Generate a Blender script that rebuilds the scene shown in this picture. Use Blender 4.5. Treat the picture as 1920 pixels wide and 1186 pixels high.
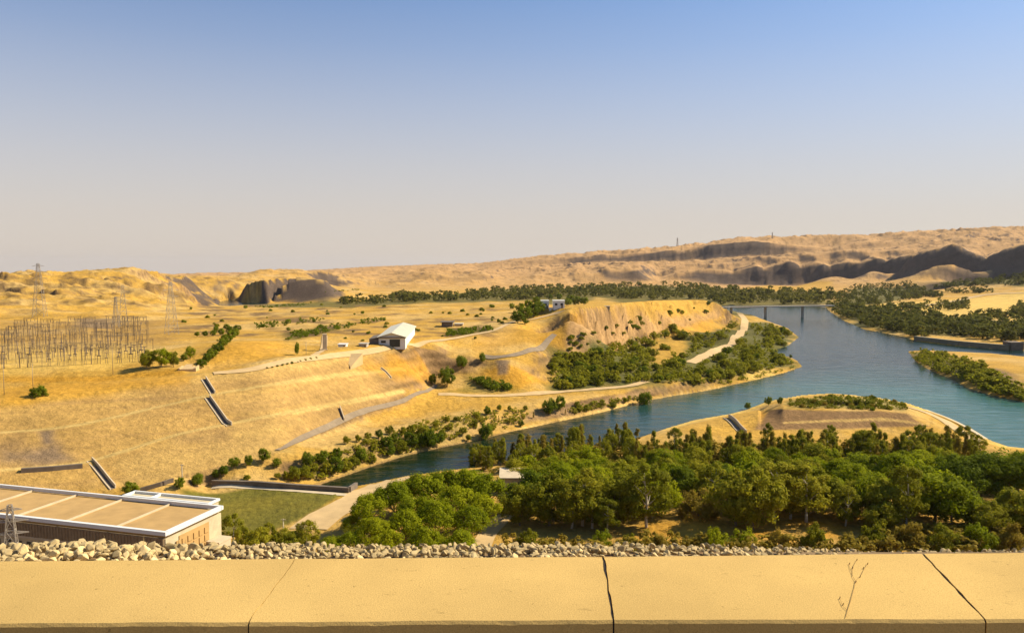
import bpy, math, random
import numpy as np
from mathutils import Vector, Matrix

for o in list(bpy.data.objects):
    bpy.data.objects.remove(o, do_unlink=True)
S = bpy.context.scene
COL = S.collection
R = math.radians

# ------------------------------------------------------------------ camera
F, CU, CV = 1478.0, 960.0, 593.0          # focal length and centre in photo pixels
EYE = 60.0                                # metres above the river
PITCH = math.atan((593 - 496) / F)
cam = bpy.data.cameras.new('camera')
cam.sensor_width = 36
cam.lens = 36 * F / 1920
cam.clip_start = 0.1
cam.clip_end = 60000
camo = bpy.data.objects.new('camera', cam)
camo.location = (0, 0, EYE)
camo.rotation_euler = (math.pi / 2 - PITCH, 0, 0)
COL.objects.link(camo)
S.camera = camo

# ------------------------------------------------------------------ sky, sun, exposure
SUN_AZ, SUN_EL = R(74), R(39)             # azimuth to the right of the view, elevation
w = bpy.data.worlds.new('World')
S.world = w
w.use_nodes = True
nt = w.node_tree
nt.nodes.clear()
out = nt.nodes.new('ShaderNodeOutputWorld')
bg = nt.nodes.new('ShaderNodeBackground')
sky = nt.nodes.new('ShaderNodeTexSky')
sky.sky_type = 'NISHITA'
sky.sun_disc = False
sky.sun_elevation = SUN_EL
sky.sun_rotation = SUN_AZ
sky.altitude = 300
sky.air_density = 1.0
sky.dust_density = 0.5
sky.ozone_density = 2.0
# dusty air towards the horizon
tc = nt.nodes.new('ShaderNodeTexCoord')
sep = nt.nodes.new('ShaderNodeSeparateXYZ')
nt.links.new(tc.outputs['Generated'], sep.inputs[0])
ramp = nt.nodes.new('ShaderNodeValToRGB')
els = ramp.color_ramp.elements
els[0].position = 0.0; els[0].color = (0.92, 0.92, 0.92, 1)
els[1].position = 0.42; els[1].color = (0.0, 0.0, 0.0, 1)
for q, f in ((0.06, 0.86), (0.12, 0.70), (0.18, 0.50), (0.26, 0.24), (0.33, 0.08)):
    e = els.new(q); e.color = (f, f, f, 1)
nt.links.new(sep.outputs['Z'], ramp.inputs[0])
tint = nt.nodes.new('ShaderNodeMix'); tint.data_type = 'RGBA'; tint.blend_type = 'MULTIPLY'
tint.inputs[0].default_value = 1.0
nt.links.new(sky.outputs[0], tint.inputs[6])
tint.inputs[7].default_value = (0.72, 0.94, 1.14, 1)
mul = nt.nodes.new('ShaderNodeMix'); mul.data_type = 'RGBA'
nt.links.new(ramp.outputs[0], mul.inputs[0])
nt.links.new(tint.outputs[2], mul.inputs[6])
mul.inputs[7].default_value = (5.6, 4.75, 4.1, 1)          # dust in the low air
nt.links.new(mul.outputs[2], bg.inputs['Color'])
bg.inputs['Strength'].default_value = 0.072
nt.links.new(bg.outputs[0], out.inputs['Surface'])

sl = bpy.data.lights.new('sun', 'SUN')
sl.energy = 4.6
sl.angle = R(0.5)
sl.color = (1.0, 0.87, 0.66)
so = bpy.data.objects.new('sun', sl)
sd = Vector((math.sin(SUN_AZ) * math.cos(SUN_EL), math.cos(SUN_AZ) * math.cos(SUN_EL), math.sin(SUN_EL)))
so.rotation_euler = sd.to_track_quat('Z', 'Y').to_euler()
so.location = (100, 0, 200)
COL.objects.link(so)
S.view_settings.view_transform = 'Standard'
S.view_settings.look = 'None'
S.view_settings.gamma = 1
S.view_settings.exposure = 0.81

# ------------------------------------------------------------------ helpers
rng = np.random.default_rng(7)
random.seed(7)
_perm = np.random.default_rng(3).permutation(512)
_perm = np.concatenate([_perm, _perm])


def noise(x, y, s=0):
    x = np.asarray(x, float) + s * 17.31
    y = np.asarray(y, float) + s * 9.73
    xi = np.floor(x).astype(int); yi = np.floor(y).astype(int)
    fx = x - xi; fy = y - yi
    ux = fx * fx * fx * (fx * (fx * 6 - 15) + 10)
    uy = fy * fy * fy * (fy * (fy * 6 - 15) + 10)

    def g(a, b, dx, dy):
        h = _perm[(_perm[a & 511] + b) & 511] * (2 * np.pi / 512)
        return np.cos(h) * dx + np.sin(h) * dy
    n00 = g(xi, yi, fx, fy); n10 = g(xi + 1, yi, fx - 1, fy)
    n01 = g(xi, yi + 1, fx, fy - 1); n11 = g(xi + 1, yi + 1, fx - 1, fy - 1)
    return 1.5 * ((n00 * (1 - ux) + n10 * ux) * (1 - uy) + (n01 * (1 - ux) + n11 * ux) * uy)


def fbm(x, y, o=4, s=0, lac=2.03, gain=0.5):
    t = 0; a = 1.0; tot = 0
    for k in range(o):
        t = t + a * noise(x * lac ** k, y * lac ** k, s + k)
        tot += a; a *= gain
    return t / tot


def ridged(x, y, o=4, s=0):
    t = 0; a = 1.0; tot = 0; wgt = 1.0
    for k in range(o):
        n = (1 - np.abs(noise(x * 2.07 ** k, y * 2.07 ** k, s + k))) ** 2 * wgt
        wgt = np.clip(n * 1.6, 0, 1)
        t = t + a * n; tot += a; a *= 0.5
    return t / tot


def sstep(a, b, x):
    t = np.clip((x - a) / (b - a), 0, 1)
    return t * t * (3 - 2 * t)


CP, SP = math.cos(PITCH), math.sin(PITCH)


def ray(u, v):
    a = (u - CU) / F; b = (CV - v) / F
    return a, CP + b * SP, -SP + b * CP


def at_z(u, v, z):
    """point on the level z seen along the sight line of a photo pixel"""
    x, y, dz = ray(u, v)
    t = (z - EYE) / dz
    return np.array([x * t, y * t, z])


def at_d(u, v, d):
    x, y, dz = ray(u, v)
    t = d / math.hypot(x, y)
    return np.array([x * t, y * t, EYE + dz * t])


def inpoly(x, y, poly):
    poly = np.asarray(poly, float)
    c = np.zeros(np.shape(x), bool)
    n = len(poly)
    for i in range(n):
        x0, y0 = poly[i][:2]; x1, y1 = poly[(i + 1) % n][:2]
        if y0 == y1:
            continue
        c ^= ((y0 > y) != (y1 > y)) & (x < (x1 - x0) * (y - y0) / (y1 - y0) + x0)
    return c


def segdist(x, y, line, closed=False):
    d = np.full(np.shape(x), 1e9)
    n = len(line)
    for i in range(n if closed else n - 1):
        x0, y0 = line[i][:2]; x1, y1 = line[(i + 1) % n][:2]
        L = (x1 - x0) ** 2 + (y1 - y0) ** 2 + 1e-9
        t = np.clip(((x - x0) * (x1 - x0) + (y - y0) * (y1 - y0)) / L, 0, 1)
        d = np.minimum(d, np.hypot(x - x0 - t * (x1 - x0), y - y0 - t * (y1 - y0)))
    return d


def tag(o, label=None, cat=None, group=None, kind=None):
    if label: o['label'] = label
    if cat: o['category'] = cat
    if group: o['group'] = group
    if kind: o['kind'] = kind
    return o


def npmesh(name, V, Fc, mats=(), mi=None, smooth=False):
    """mesh from numpy vertices and an (n,k) face array"""
    V = np.asarray(V, np.float32); Fc = np.asarray(Fc, np.int32)
    me = bpy.data.meshes.new(name)
    n, k = Fc.shape
    me.vertices.add(len(V)); me.vertices.foreach_set('co', V.ravel())
    me.loops.add(n * k); me.loops.foreach_set('vertex_index', Fc.ravel())
    me.polygons.add(n)
    me.polygons.foreach_set('loop_start', np.arange(0, n * k, k, dtype=np.int32))
    me.polygons.foreach_set('loop_total', np.full(n, k, np.int32))
    if mi is not None:
        me.polygons.foreach_set('material_index', np.asarray(mi, np.int32))
    me.polygons.foreach_set('use_smooth', np.full(n, smooth, bool))
    me.update(calc_edges=True)
    for m in mats: me.materials.append(m)
    return me


def link(name, me, parent=None, loc=None, rz=0, sc=None):
    o = bpy.data.objects.new(name, me)
    COL.objects.link(o)
    if parent is not None: o.parent = parent
    if loc is not None: o.location = loc
    if rz: o.rotation_euler = (0, 0, rz)
    if sc is not None: o.scale = sc
    return o


class MB:
    """collects boxes, beams and tubes into one mesh"""
    def __init__(s): s.v = []; s.f = []; s.m = []

    def add(s, V, Fs, m=0):
        b = len(s.v)
        s.v += [tuple(p) for p in V]
        s.f += [tuple(b + i for i in f) for f in Fs]
        s.m += [m] * len(Fs)

    def hexa(s, lo, hi, m=0):
        """lo, hi: four corners each, same order"""
        s.add(list(lo) + list(hi), [(3, 2, 1, 0), (4, 5, 6, 7), (0, 1, 5, 4), (1, 2, 6, 5), (2, 3, 7, 6), (3, 0, 4, 7)], m)

    def box(s, c, size, rz=0, m=0):
        cx, cy, cz = c; a, b, h = [q / 2 for q in size]
        cr, sr = math.cos(rz), math.sin(rz)
        q = [(-a, -b), (a, -b), (a, b), (-a, b)]
        q = [(cx + x * cr - y * sr, cy + x * sr + y * cr) for x, y in q]
        s.hexa([(x, y, cz - h) for x, y in q], [(x, y, cz + h) for x, y in q], m)

    def tube(s, p0, p1, r0, r1=None, n=6, m=0, cap=True):
        r1 = r0 if r1 is None else r1
        p0, p1 = Vector(p0), Vector(p1)
        d = (p1 - p0).normalized()
        a = d.orthogonal().normalized(); b = d.cross(a)
        V = []
        for p, r in ((p0, r0), (p1, r1)):
            for k in range(n):
                t = 2 * math.pi * k / n
                V.append(p + a * (r * math.cos(t)) + b * (r * math.sin(t)))
        Fs = [(k, (k + 1) % n, n + (k + 1) % n, n + k) for k in range(n)]
        if cap: Fs += [tuple(range(n - 1, -1, -1)), tuple(range(n, 2 * n))]
        s.add(V, Fs, m)

    def beam(s, p0, p1, t, m=0): s.tube(p0, p1, t * .7, None, 4, m)

    def mesh(s, name, *mats, smooth=False):
        me = bpy.data.meshes.new(name)
        me.from_pydata([tuple(p) for p in s.v], [], s.f)
        for m in mats: me.materials.append(m)
        me.polygons.foreach_set('material_index', s.m)
        me.polygons.foreach_set('use_smooth', [smooth] * len(s.f))
        me.update()
        return me

    def build(s, name, mats, parent=None, loc=None, rz=0, sc=None, smooth=False):
        mats = mats if isinstance(mats, (list, tuple)) else [mats]
        return link(name, s.mesh(name, *mats, smooth=smooth), parent, loc, rz, sc)


def empty(name, loc, rz=0, sc=None):
    o = bpy.data.objects.new(name, None)
    o.empty_display_size = 1
    COL.objects.link(o)
    o.location = loc; o.rotation_euler = (0, 0, rz)
    if sc is not None: o.scale = sc
    return o


# ------------------------------------------------------------------ materials
def mat(name, col, rough=0.85, var=0.25, scale=1.0, col2=None, bump=0.0, bscale=None, rand=0.0, spec=0.3, detail=6):
    """one surface colour, mottled by noise; rand varies it from object to object"""
    m = bpy.data.materials.new(name); m.use_nodes = True
    n = m.node_tree; N = n.nodes; L = n.links
    b = N['Principled BSDF']
    b.inputs['Roughness'].default_value = rough
    b.inputs['Specular IOR Level'].default_value = spec
    t = N.new('ShaderNodeTexCoord')
    no = N.new('ShaderNodeTexNoise'); no.inputs['Scale'].default_value = scale
    no.inputs['Detail'].default_value = detail; no.inputs['Roughness'].default_value = 0.62
    L.new(t.outputs['Object'], no.inputs['Vector'])
    r = N.new('ShaderNodeValToRGB')
    c2 = col2 or tuple(c * (1 + var) for c in col)
    c1 = tuple(c * (1 - var) for c in col) if col2 is None else col
    r.color_ramp.elements[0].position = 0.3; r.color_ramp.elements[0].color = (*c1, 1)
    r.color_ramp.elements[1].position = 0.7; r.color_ramp.elements[1].color = (*c2, 1)
    L.new(no.outputs['Fac'], r.inputs[0])
    last = r.outputs[0]
    if rand:
        oi = N.new('ShaderNodeObjectInfo')
        hs = N.new('ShaderNodeHueSaturation')
        mr = N.new('ShaderNodeMapRange'); mr.inputs[3].default_value = 1 - rand; mr.inputs[4].default_value = 1 + rand
        L.new(oi.outputs['Random'], mr.inputs[0]); L.new(mr.outputs[0], hs.inputs['Value'])
        L.new(last, hs.inputs['Color']); last = hs.outputs[0]
    L.new(last, b.inputs['Base Color'])
    if bump:
        n2 = N.new('ShaderNodeTexNoise'); n2.inputs['Scale'].default_value = bscale or scale * 4
        n2.inputs['Detail'].default_value = 8
        L.new(t.outputs['Object'], n2.inputs['Vector'])
        bp = N.new('ShaderNodeBump'); bp.inputs['Strength'].default_value = bump
        L.new(n2.outputs['Fac'], bp.inputs['Height']); L.new(bp.outputs[0], b.inputs['Normal'])
    return m


def leafmat(name, c1, c2, c3, trans=0.3):
    """foliage: three greens mixed leaf clump by leaf clump and tree by tree"""
    m = bpy.data.materials.new(name); m.use_nodes = True
    n = m.node_tree; N = n.nodes; L = n.links
    b = N['Principled BSDF']; b.inputs['Roughness'].default_value = 0.8; b.inputs['Specular IOR Level'].default_value = 0.08
    g = N.new('ShaderNodeNewGeometry'); oi = N.new('ShaderNodeObjectInfo')
    add = N.new('ShaderNodeMath'); add.operation = 'MULTIPLY_ADD'
    L.new(g.outputs['Random Per Island'], add.inputs[0]); add.inputs[1].default_value = 0.5
    h = N.new('ShaderNodeMath'); h.operation = 'MULTIPLY'; h.inputs[1].default_value = 0.5
    L.new(oi.outputs['Random'], h.inputs[0]); L.new(h.outputs[0], add.inputs[2])
    r = N.new('ShaderNodeValToRGB')
    r.color_ramp.elements[0].position = 0.15; r.color_ramp.elements[0].color = (*c1, 1)
    r.color_ramp.elements[1].position = 0.9; r.color_ramp.elements[1].color = (*c3, 1)
    e = r.color_ramp.elements.new(0.5); e.color = (*c2, 1)
    L.new(add.outputs[0], r.inputs[0]); L.new(r.outputs[0], b.inputs['Base Color'])
    tr = N.new('ShaderNodeBsdfTranslucent'); L.new(r.outputs[0], tr.inputs['Color'])
    mx = N.new('ShaderNodeMixShader'); mx.inputs[0].default_value = trans
    L.new(b.outputs[0], mx.inputs[1]); L.new(tr.outputs[0], mx.inputs[2])
    L.new(mx.outputs[0], N['Material Output'].inputs['Surface'])
    return m


def concrete_mat():
    m = bpy.data.materials.new('sandy_concrete'); m.use_nodes = True
    n = m.node_tree; N = n.nodes; L = n.links
    b = N['Principled BSDF']; b.inputs['Roughness'].default_value = 0.93; b.inputs['Specular IOR Level'].default_value = 0.08
    t = N.new('ShaderNodeTexCoord')

    def noise_f(scale, det, lo, hi, a, c, rough=0.6, stretch=None):
        q = N.new('ShaderNodeTexNoise'); q.inputs['Scale'].default_value = scale; q.inputs['Detail'].default_value = det; q.inputs['Roughness'].default_value = rough
        src = t.outputs['Object']
        if stretch:
            mp = N.new('ShaderNodeMapping'); mp.inputs['Scale'].default_value = stretch; L.new(src, mp.inputs['Vector']); src = mp.outputs[0]
        L.new(src, q.inputs['Vector'])
        r = N.new('ShaderNodeMapRange'); r.inputs[1].default_value = lo; r.inputs[2].default_value = hi; r.inputs[3].default_value = a; r.inputs[4].default_value = c
        L.new(q.outputs['Fac'], r.inputs[0]); return q, r
    g1, r1 = noise_f(1.3, 6, .3, .7, .86, 1.12)                       # broad stains
    g2, r2 = noise_f(170, 3, .3, .7, .80, 1.18, .8)                   # sand grain
    g3, r3 = noise_f(14, 8, .62, .74, 1.0, .66, .7, (1, 2.2, 1))      # dark blotches
    g4, r4 = noise_f(45, 4, .66, .72, 1.0, .62)                       # pits
    last = None
    for r in (r1, r2, r3, r4):
        if last is None: last = r.outputs[0]; continue
        k = N.new('ShaderNodeMath'); k.operation = 'MULTIPLY'; L.new(last, k.inputs[0]); L.new(r.outputs[0], k.inputs[1]); last = k.outputs[0]
    v = N.new('ShaderNodeVectorMath'); v.operation = 'SCALE'; v.inputs[0].default_value = (0.54, 0.358, 0.118); L.new(last, v.inputs['Scale'])
    L.new(v.outputs[0], b.inputs['Base Color'])
    bp = N.new('ShaderNodeBump'); bp.inputs['Strength'].default_value = 0.5; bp.inputs['Distance'].default_value = 0.004
    L.new(last, bp.inputs['Height']); L.new(bp.outputs[0], b.inputs['Normal'])
    return m


M = dict(
    concrete=concrete_mat(),
    rock=mat('pale_rock', (0.48, 0.35, 0.15), 0.9, col2=(0.76, 0.57, 0.27), scale=9, bump=0.4, bscale=30, rand=0.35),
    bitumen=mat('joint_bitumen', (0.018, 0.013, 0.010), 0.9, 0.3, 30),
    soil=mat('dark_soil', (0.20, 0.13, 0.06), 0.95, 0.3, 3),
    grey_concrete=mat('grey_concrete', (0.40, 0.35, 0.27), 0.9, 0.15, 0.6, bump=0.1),
    pale_concrete=mat('pale_concrete', (0.52, 0.42, 0.27), 0.9, 0.12, 0.5),
    dark_concrete=mat('stain_shade_concrete', (0.16, 0.125, 0.09), 0.9, 0.25, 0.4),
    mossy=mat('mossy_concrete', (0.20, 0.18, 0.115), 0.9, 0.25, 0.25),
    white=mat('white_paint', (0.68, 0.68, 0.64), 0.6, 0.05, 0.5),
    roof=mat('tan_roof', (0.44, 0.275, 0.098), 0.9, 0.14, 0.35),
    wall=mat('ribbed_wall', (0.50, 0.42, 0.26), 0.9, 0.15, 0.8),
    darkwall=mat('brown_cladding', (0.28, 0.20, 0.11), 0.9, 0.2, 1.2),
    switchgear=mat('dark_switchgear', (0.15, 0.115, 0.085), 0.6, 0.2, 1, rand=0.4),
    glass=mat('dark_window', (0.02, 0.025, 0.03), 0.2, 0.1, 1, spec=0.5),
    metalroof=mat('pale_sheet_roof', (0.66, 0.62, 0.46), 0.5, 0.07, 0.4),
    steel=mat('galvanised_steel', (0.36, 0.31, 0.24), 0.6, 0.15, 1),
    darksteel=mat('dark_steel', (0.30, 0.23, 0.14), 0.6, 0.2, 1, rand=0.3),
    asphalt=mat('worn_asphalt', (0.24, 0.18, 0.11), 0.9, 0.18, 0.3),
    dirt=mat('dirt_track', (0.52, 0.36, 0.165), 0.95, 0.14, 0.25),
    bark=mat('bark', (0.20, 0.15, 0.09), 0.9, 0.3, 4),
    palebark=mat('pale_bark', (0.46, 0.40, 0.29), 0.9, 0.25, 3),
    weed=mat('dry_weed', (0.26, 0.15, 0.045), 0.9, 0.2, 8),
    leaf_bright=leafmat('bright_pine_foliage', (0.165, 0.199, 0.0039), (0.256, 0.286, 0.0057), (0.370, 0.371, 0.0076), 0.48),
    leaf_olive=leafmat('olive_foliage', (0.166, 0.172, 0.0083), (0.264, 0.255, 0.0135), (0.387, 0.340, 0.0207), 0.48),
    leaf_dark=leafmat('dark_foliage', (0.101, 0.137, 0.0054), (0.158, 0.195, 0.0086), (0.245, 0.274, 0.0129), 0.48),
    leaf_brown=leafmat('browning_foliage', (0.190, 0.148, 0.0157), (0.286, 0.216, 0.0244), (0.381, 0.273, 0.0348), 0.48),
    leaf_far=leafmat('riverside_foliage', (0.063, 0.071, 0.0110), (0.115, 0.115, 0.0166), (0.196, 0.172, 0.0258), 0.48),
)

# ------------------------------------------------------------------ terrain: levels surveyed along the visible lines
PTS = []      # theta, ln d, z, roughness


def addp(p, r):
    PTS.append((math.atan2(p[0], p[1]), math.log(math.hypot(p[0], p[1])), p[2], r))


def zl(line, rough=0.15, step=26):
    """polyline of (u, v, z), kept dense so that the break of slope stays a line"""
    for i in range(len(line) - 1):
        a, b = np.array(line[i], float), np.array(line[i + 1], float)
        n = max(1, int(math.hypot(b[0] - a[0], b[1] - a[1]) / step))
        for k in range(n):
            q = a + (b - a) * k / n
            addp(at_z(*q), rough)
    addp(at_z(*line[-1]), rough)


def dl(line, rough=4, step=40):
    """polyline of (u, v, distance)"""
    for i in range(len(line) - 1):
        a, b = np.array(line[i], float), np.array(line[i + 1], float)
        n = max(1, int(math.hypot(b[0] - a[0], b[1] - a[1]) / step))
        for k in range(n):
            addp(at_d(*(a + (b - a) * k / n)), rough)
    addp(at_d(*line[-1]), rough)


# river outline at level 0
NB = [(600, 908), (640, 894), (700, 873), (760, 854), (830, 838), (900, 824), (960, 808), (1000, 800), (1060, 787), (1130, 772),
      (1200, 753), (1260, 742), (1320, 733), (1370, 722), (1420, 711), (1470, 699), (1505, 687), (1492, 674), (1462, 663), (1446, 658),
      (1478, 648), (1498, 632), (1478, 616), (1440, 602), (1404, 590), (1372, 582), (1340, 577)]
FB = [(1340, 572.5), (1450, 572.5), (1545, 574), (1556, 584), (1582, 601), (1620, 617), (1690, 630), (1722, 640), (1800, 649), (1890, 656), (1960, 658), (2040, 659)]
SPIT = [(2040, 676), (1960, 672), (1860, 663), (1780, 659), (1738, 657), (1702, 658), (1716, 676), (1742, 693), (1786, 711), (1812, 727), (1852, 739), (1920, 753), (2040, 774)]
SB = [(2040, 850), (1935, 842), (1890, 838), (1852, 824), (1822, 804), (1782, 785), (1742, 770), (1702, 756), (1650, 746), (1560, 737), (1500, 741), (1440, 752),
      (1400, 768), (1370, 776), (1300, 788), (1250, 803), (1200, 820), (1150, 836), (1060, 850), (960, 866), (860, 880), (765, 892), (700, 906), (655, 914), (610, 913)]
RIVER = np.array([at_z(u, v, 0)[:2] for u, v in NB + FB + SPIT + SB])
POND = np.array([at_z(u, v, 0)[:2] for u, v in [(404, 573), (412, 565), (430, 561), (455, 566), (500, 568.5), (505, 571), (450, 572), (430, 574)]])

for ln in (NB, FB[:-1], SPIT[1:-1], SB[1:-1]):
    zl([(u, v, 0.6) for u, v in ln], 0.1, 40)
# south side: wooded flat, levee mound
zl([(560, 1080, 3), (900, 1075, 3), (1300, 1075, 3), (1960, 1075, 3)], 0.1, 90)
zl([(700, 1000, 3), (1000, 985, 3), (1300, 985, 3), (1600, 985, 3), (1950, 985, 3)], 0.1, 90)
zl([(820, 925, 2.5), (1100, 900, 3), (1500, 880, 3), (1900, 890, 3)], 0.1, 90)
zl([(1240, 840, 2.5), (1400, 830, 2.6), (1600, 828, 2.6), (1800, 830, 2.5)], 0.1, 60)
zl([(1270, 806, 2), (1330, 795, 2.4), (1400, 806, 2.8), (1440, 807, 3), (1560, 803, 3), (1680, 801, 3), (1745, 799, 3), (1800, 815, 2)], 0.1, 30)
zl([(1412, 770, 3.0), (1440, 766, 4), (1468, 766, 7.3), (1560, 769, 7.2), (1650, 770, 7.2), (1700, 773, 6.5), (1735, 788, 4)], 0.1, 16)
zl([(1475, 755, 6), (1560, 746, 5.2), (1640, 753, 5.5), (1690, 762, 4.5)], 0.1, 30)
# north bank: berm with the service road, canal wall and pitch
zl([(340, 912, 2.4), (480, 912, 2.4), (640, 922, 2.4)], 0.0, 30)
zl([(400, 990, 2.4), (500, 990, 2.4), (570, 972, 2.4), (640, 930, 2.4)], 0.0, 40)
zl([(300, 915, 3), (390, 898, 3.5), (450, 885, 5), (520, 885, 4), (560, 892, 2)], 0.3, 30)
zl([(560, 868, 5.5), (600, 858, 5.5), (660, 836, 6), (740, 812, 6), (820, 788, 6), (900, 772, 6), (960, 764, 5.5), (1010, 764, 5), (1060, 766, 4), (1150, 748, 4), (1200, 738, 3.6), (1300, 724, 3), (1400, 703, 2), (1470, 690, 1.6)], 0.25, 22)
ROAD_SERVICE = [(500, 851, 7.5), (520, 843, 8), (600, 808, 8), (680, 775, 8), (760, 751, 8), (800, 735, 8.2), (817, 723, 8.5), (812, 712, 9.5)]
zl(ROAD_SERVICE, 0.0, 22)
zl([(830, 740, 7.5), (900, 742, 6.6), (980, 740, 6), (1100, 731, 5), (1180, 724, 5), (1215, 714, 5)], 0.1, 26)
# dam abutment slope with two benches
TOE = [(-60, 940, 5), (110, 928, 4.4), (215, 918, 4), (320, 899, 5), (440, 867, 6.5), (500, 851, 7.3), (520, 843, 8), (600, 808, 8), (680, 775, 8), (760, 751, 8)]
B2V = [(-60, 888), (40, 880), (155, 872), (168, 866), (200, 858), (330, 815), (430, 795), (560, 771), (640, 757), (720, 742), (775, 728)]
B1V = [(-60, 816), (60, 808), (150, 799), (250, 775), (400, 740), (520, 720), (640, 703), (700, 697), (760, 692)]
RIV = [(-60, 768), (0, 762), (100, 752), (190, 738), (290, 722), (385, 710), (500, 690), (640, 668), (720, 655), (800, 643)]
fi = lambda ln, u, k=1: float(np.interp(u, [p[0] for p in ln], [p[k] for p in ln]))
SLOPE = []; BENCH1 = []; BENCH2 = []; RIM = []
for u in range(-60, 765, 12):        # constant batter between toe, two benches and rim
    K = 0.47
    row = []; z = fi(TOE, u, 2)
    def gr(v):
        x, y, dz = ray(u, v); return -dz / math.hypot(x, y), math.atan2(x, y)
    s_, t_ = gr(fi(TOE, u)); d = (EYE - z) / s_; row.append((d, z)); ths = [t_]
    for q, ln in enumerate((B2V, B1V, RIV)):
        v = fi(ln, u); s_, t_ = gr(v); ths.append(t_)
        z = (z + K * (EYE / s_ - d)) / (1 + K / s_); d = (EYE - z) / s_
        row.append((d, z))
        (BENCH2, BENCH1, RIM)[q].append((u, v, z))
        if q < 2: d += 2.2; z += 0.05; row.append((d, z))
    SLOPE.append((float(np.mean(ths)), row))
# ease the plan bend of the abutment
_a = np.array([q[1] for q in SLOPE]); _k = np.hanning(15)[1:-1]; _k /= _k.sum()
_p = np.pad(_a, ((6, 6), (0, 0), (0, 0)), mode='reflect', reflect_type='odd')
_s = sum(_k[i] * _p[i:i + len(_a)] for i in range(13))
SLOPE = [(SLOPE[i][0], [tuple(r_) for r_ in _s[i]]) for i in range(len(_a))]
for t_, row in SLOPE:
    for dd_, zz_ in row:
        PTS.append((t_, math.log(dd_), zz_, 0.05))
zl([(800, 643, 24.5), (860, 636, 24), (930, 622, 25), (1000, 604, 27.5), (1055, 590, 30)], 0.1, 18)
# upper terrace on the left, switchyard, small hall
zl([(-60, 726, 22.0), (60, 722, 22.3), (200, 708, 23.4), (345, 700, 24.7)], 0.1, 30)
zl([(-60, 706, 24.4), (60, 702, 24.5), (210, 692, 25), (335, 694, 25.6)], 0.1, 26)
zl([(-60, 660, 25.5), (100, 655, 25.6), (250, 655, 26.2)], 0.2, 50)
zl([(-60, 618, 27), (150, 612, 27), (300, 615, 27.5)], 0.6, 50)
zl([(385, 692, 24), (430, 650, 29), (470, 640, 28.5), (520, 665, 26.5), (440, 690, 26)], 0.5, 30)
zl([(560, 668, 26.2), (640, 650, 26), (735, 640, 25.6), (800, 632, 25.2), (880, 620, 25)], 0.1, 30)
zl([(550, 635, 26.5), (640, 620, 26), (740, 612, 26), (850, 605, 26), (940, 598, 26.5)], 0.5, 50)
zl([(400, 600, 26), (520, 590, 25), (660, 585, 24.5), (800, 578, 25), (930, 572, 26)], 1.0, 50)
zl([(330, 580, 22), (450, 584, 18), (560, 579, 16), (680, 572, 19), (800, 567, 20), (900, 564, 20)], 1.0, 50)
# gully between slope and bluff, ochre spur
zl([(800, 712, 11), (842, 690, 14), (880, 672, 18), (905, 668, 18.5), (950, 668, 18.5), (1000, 655, 20), (1040, 625, 24)], 0.2, 20)
zl([(790, 668, 20), (850, 655, 21), (930, 640, 22.5), (1000, 620, 25)], 0.1, 30)
zl([(842, 732, 8.2), (870, 715, 9.5), (930, 728, 7.8), (1000, 728, 7.4)], 0.3, 24)
zl([(905, 690, 14), (945, 684, 16), (975, 690, 14.5), (1010, 705, 10.5), (1028, 722, 7)], 0.4, 20)
# bluff: flat top, cliff, scree
zl([(1060, 600, 31), (1100, 586, 32), (1190, 575.5, 29.5), (1255, 569, 27.5), (1300, 566, 26), (1340, 566, 24.6), (1352, 571, 22.5)], 0.2, 14)
dl([(1062, 660, 425), (1100, 655, 448), (1150, 640, 500), (1190, 625, 556), (1240, 610, 618), (1265, 604, 650), (1300, 600, 690), (1340, 598, 742), (1375, 592, 780)], 1.2, 14)
zl([(1000, 583, 29.5), (1060, 574, 30.5), (1140, 569, 30), (1230, 563.5, 27.6), (1300, 562, 25.5)], 0.2, 30)
zl([(1045, 690, 11), (1110, 690, 9.5), (1200, 680, 9), (1300, 674, 7), (1400, 672, 4), (1455, 680, 2)], 0.8, 30)
zl([(1130, 665, 11), (1230, 640, 10), (1300, 640, 9.5), (1340, 625, 8)], 1.6, 24)
zl([(1050, 725, 6), (1200, 712, 5.6), (1300, 703, 5), (1400, 692, 3)], 0.3, 30)
TRACK_BLUFF = [(1386, 587, 4.5), (1397, 600, 4.3), (1390, 620, 4.5), (1368, 645, 5.2), (1330, 664, 6.2), (1294, 680, 7.2)]
zl(TRACK_BLUFF, 0.1, 20)
zl([(1440, 620, 1.8), (1440, 640, 1.8), (1430, 655, 2)], 0.2, 20)
# far valley floor
zl([(420, 572, 1), (500, 570, 1), (600, 567, 3), (700, 560, 4), (800, 557, 4), (900, 553, 4), (1050, 550, 4), (1200, 552, 4), (1340, 560, 3)], 0.3, 40)
zl([(560, 558, 4), (650, 550, 5), (760, 545, 5), (880, 542, 5), (1000, 543, 5), (1150, 540, 5), (1300, 540, 6), (1450, 540, 6), (1560, 540, 6)], 0.5, 50)
zl([(620, 538, 8), (760, 533, 9), (900, 530, 11), (1050, 528, 12), (1250, 526, 14)], 2.0, 50)
zl([(1600, 580, 3), (1650, 590, 3), (1750, 610, 4), (1900, 620, 4), (2040, 625, 4)], 0.2, 40)
zl([(1620, 570, 4), (1750, 565, 4), (1900, 565, 4), (2040, 565, 4)], 0.2, 60)
zl([(1620, 545, 5), (1750, 545, 5), (1900, 540, 5), (2040, 540, 5)], 0.5, 60)
zl([(1760, 666, 2), (1860, 680, 5), (1920, 690, 6), (2040, 700, 6)], 0.3, 30)
zl([(1830, 690, 6), (1870, 712, 4.5), (1920, 732, 3)], 0.5, 30)
zl([(400, 575, 0.6), (450, 574.5, 0.6), (506, 573, 0.6)], 0.0, 12)
zl([(404, 566, 0.6), (440, 562, 0.6), (500, 567, 0.6)], 0.0, 12)
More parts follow.
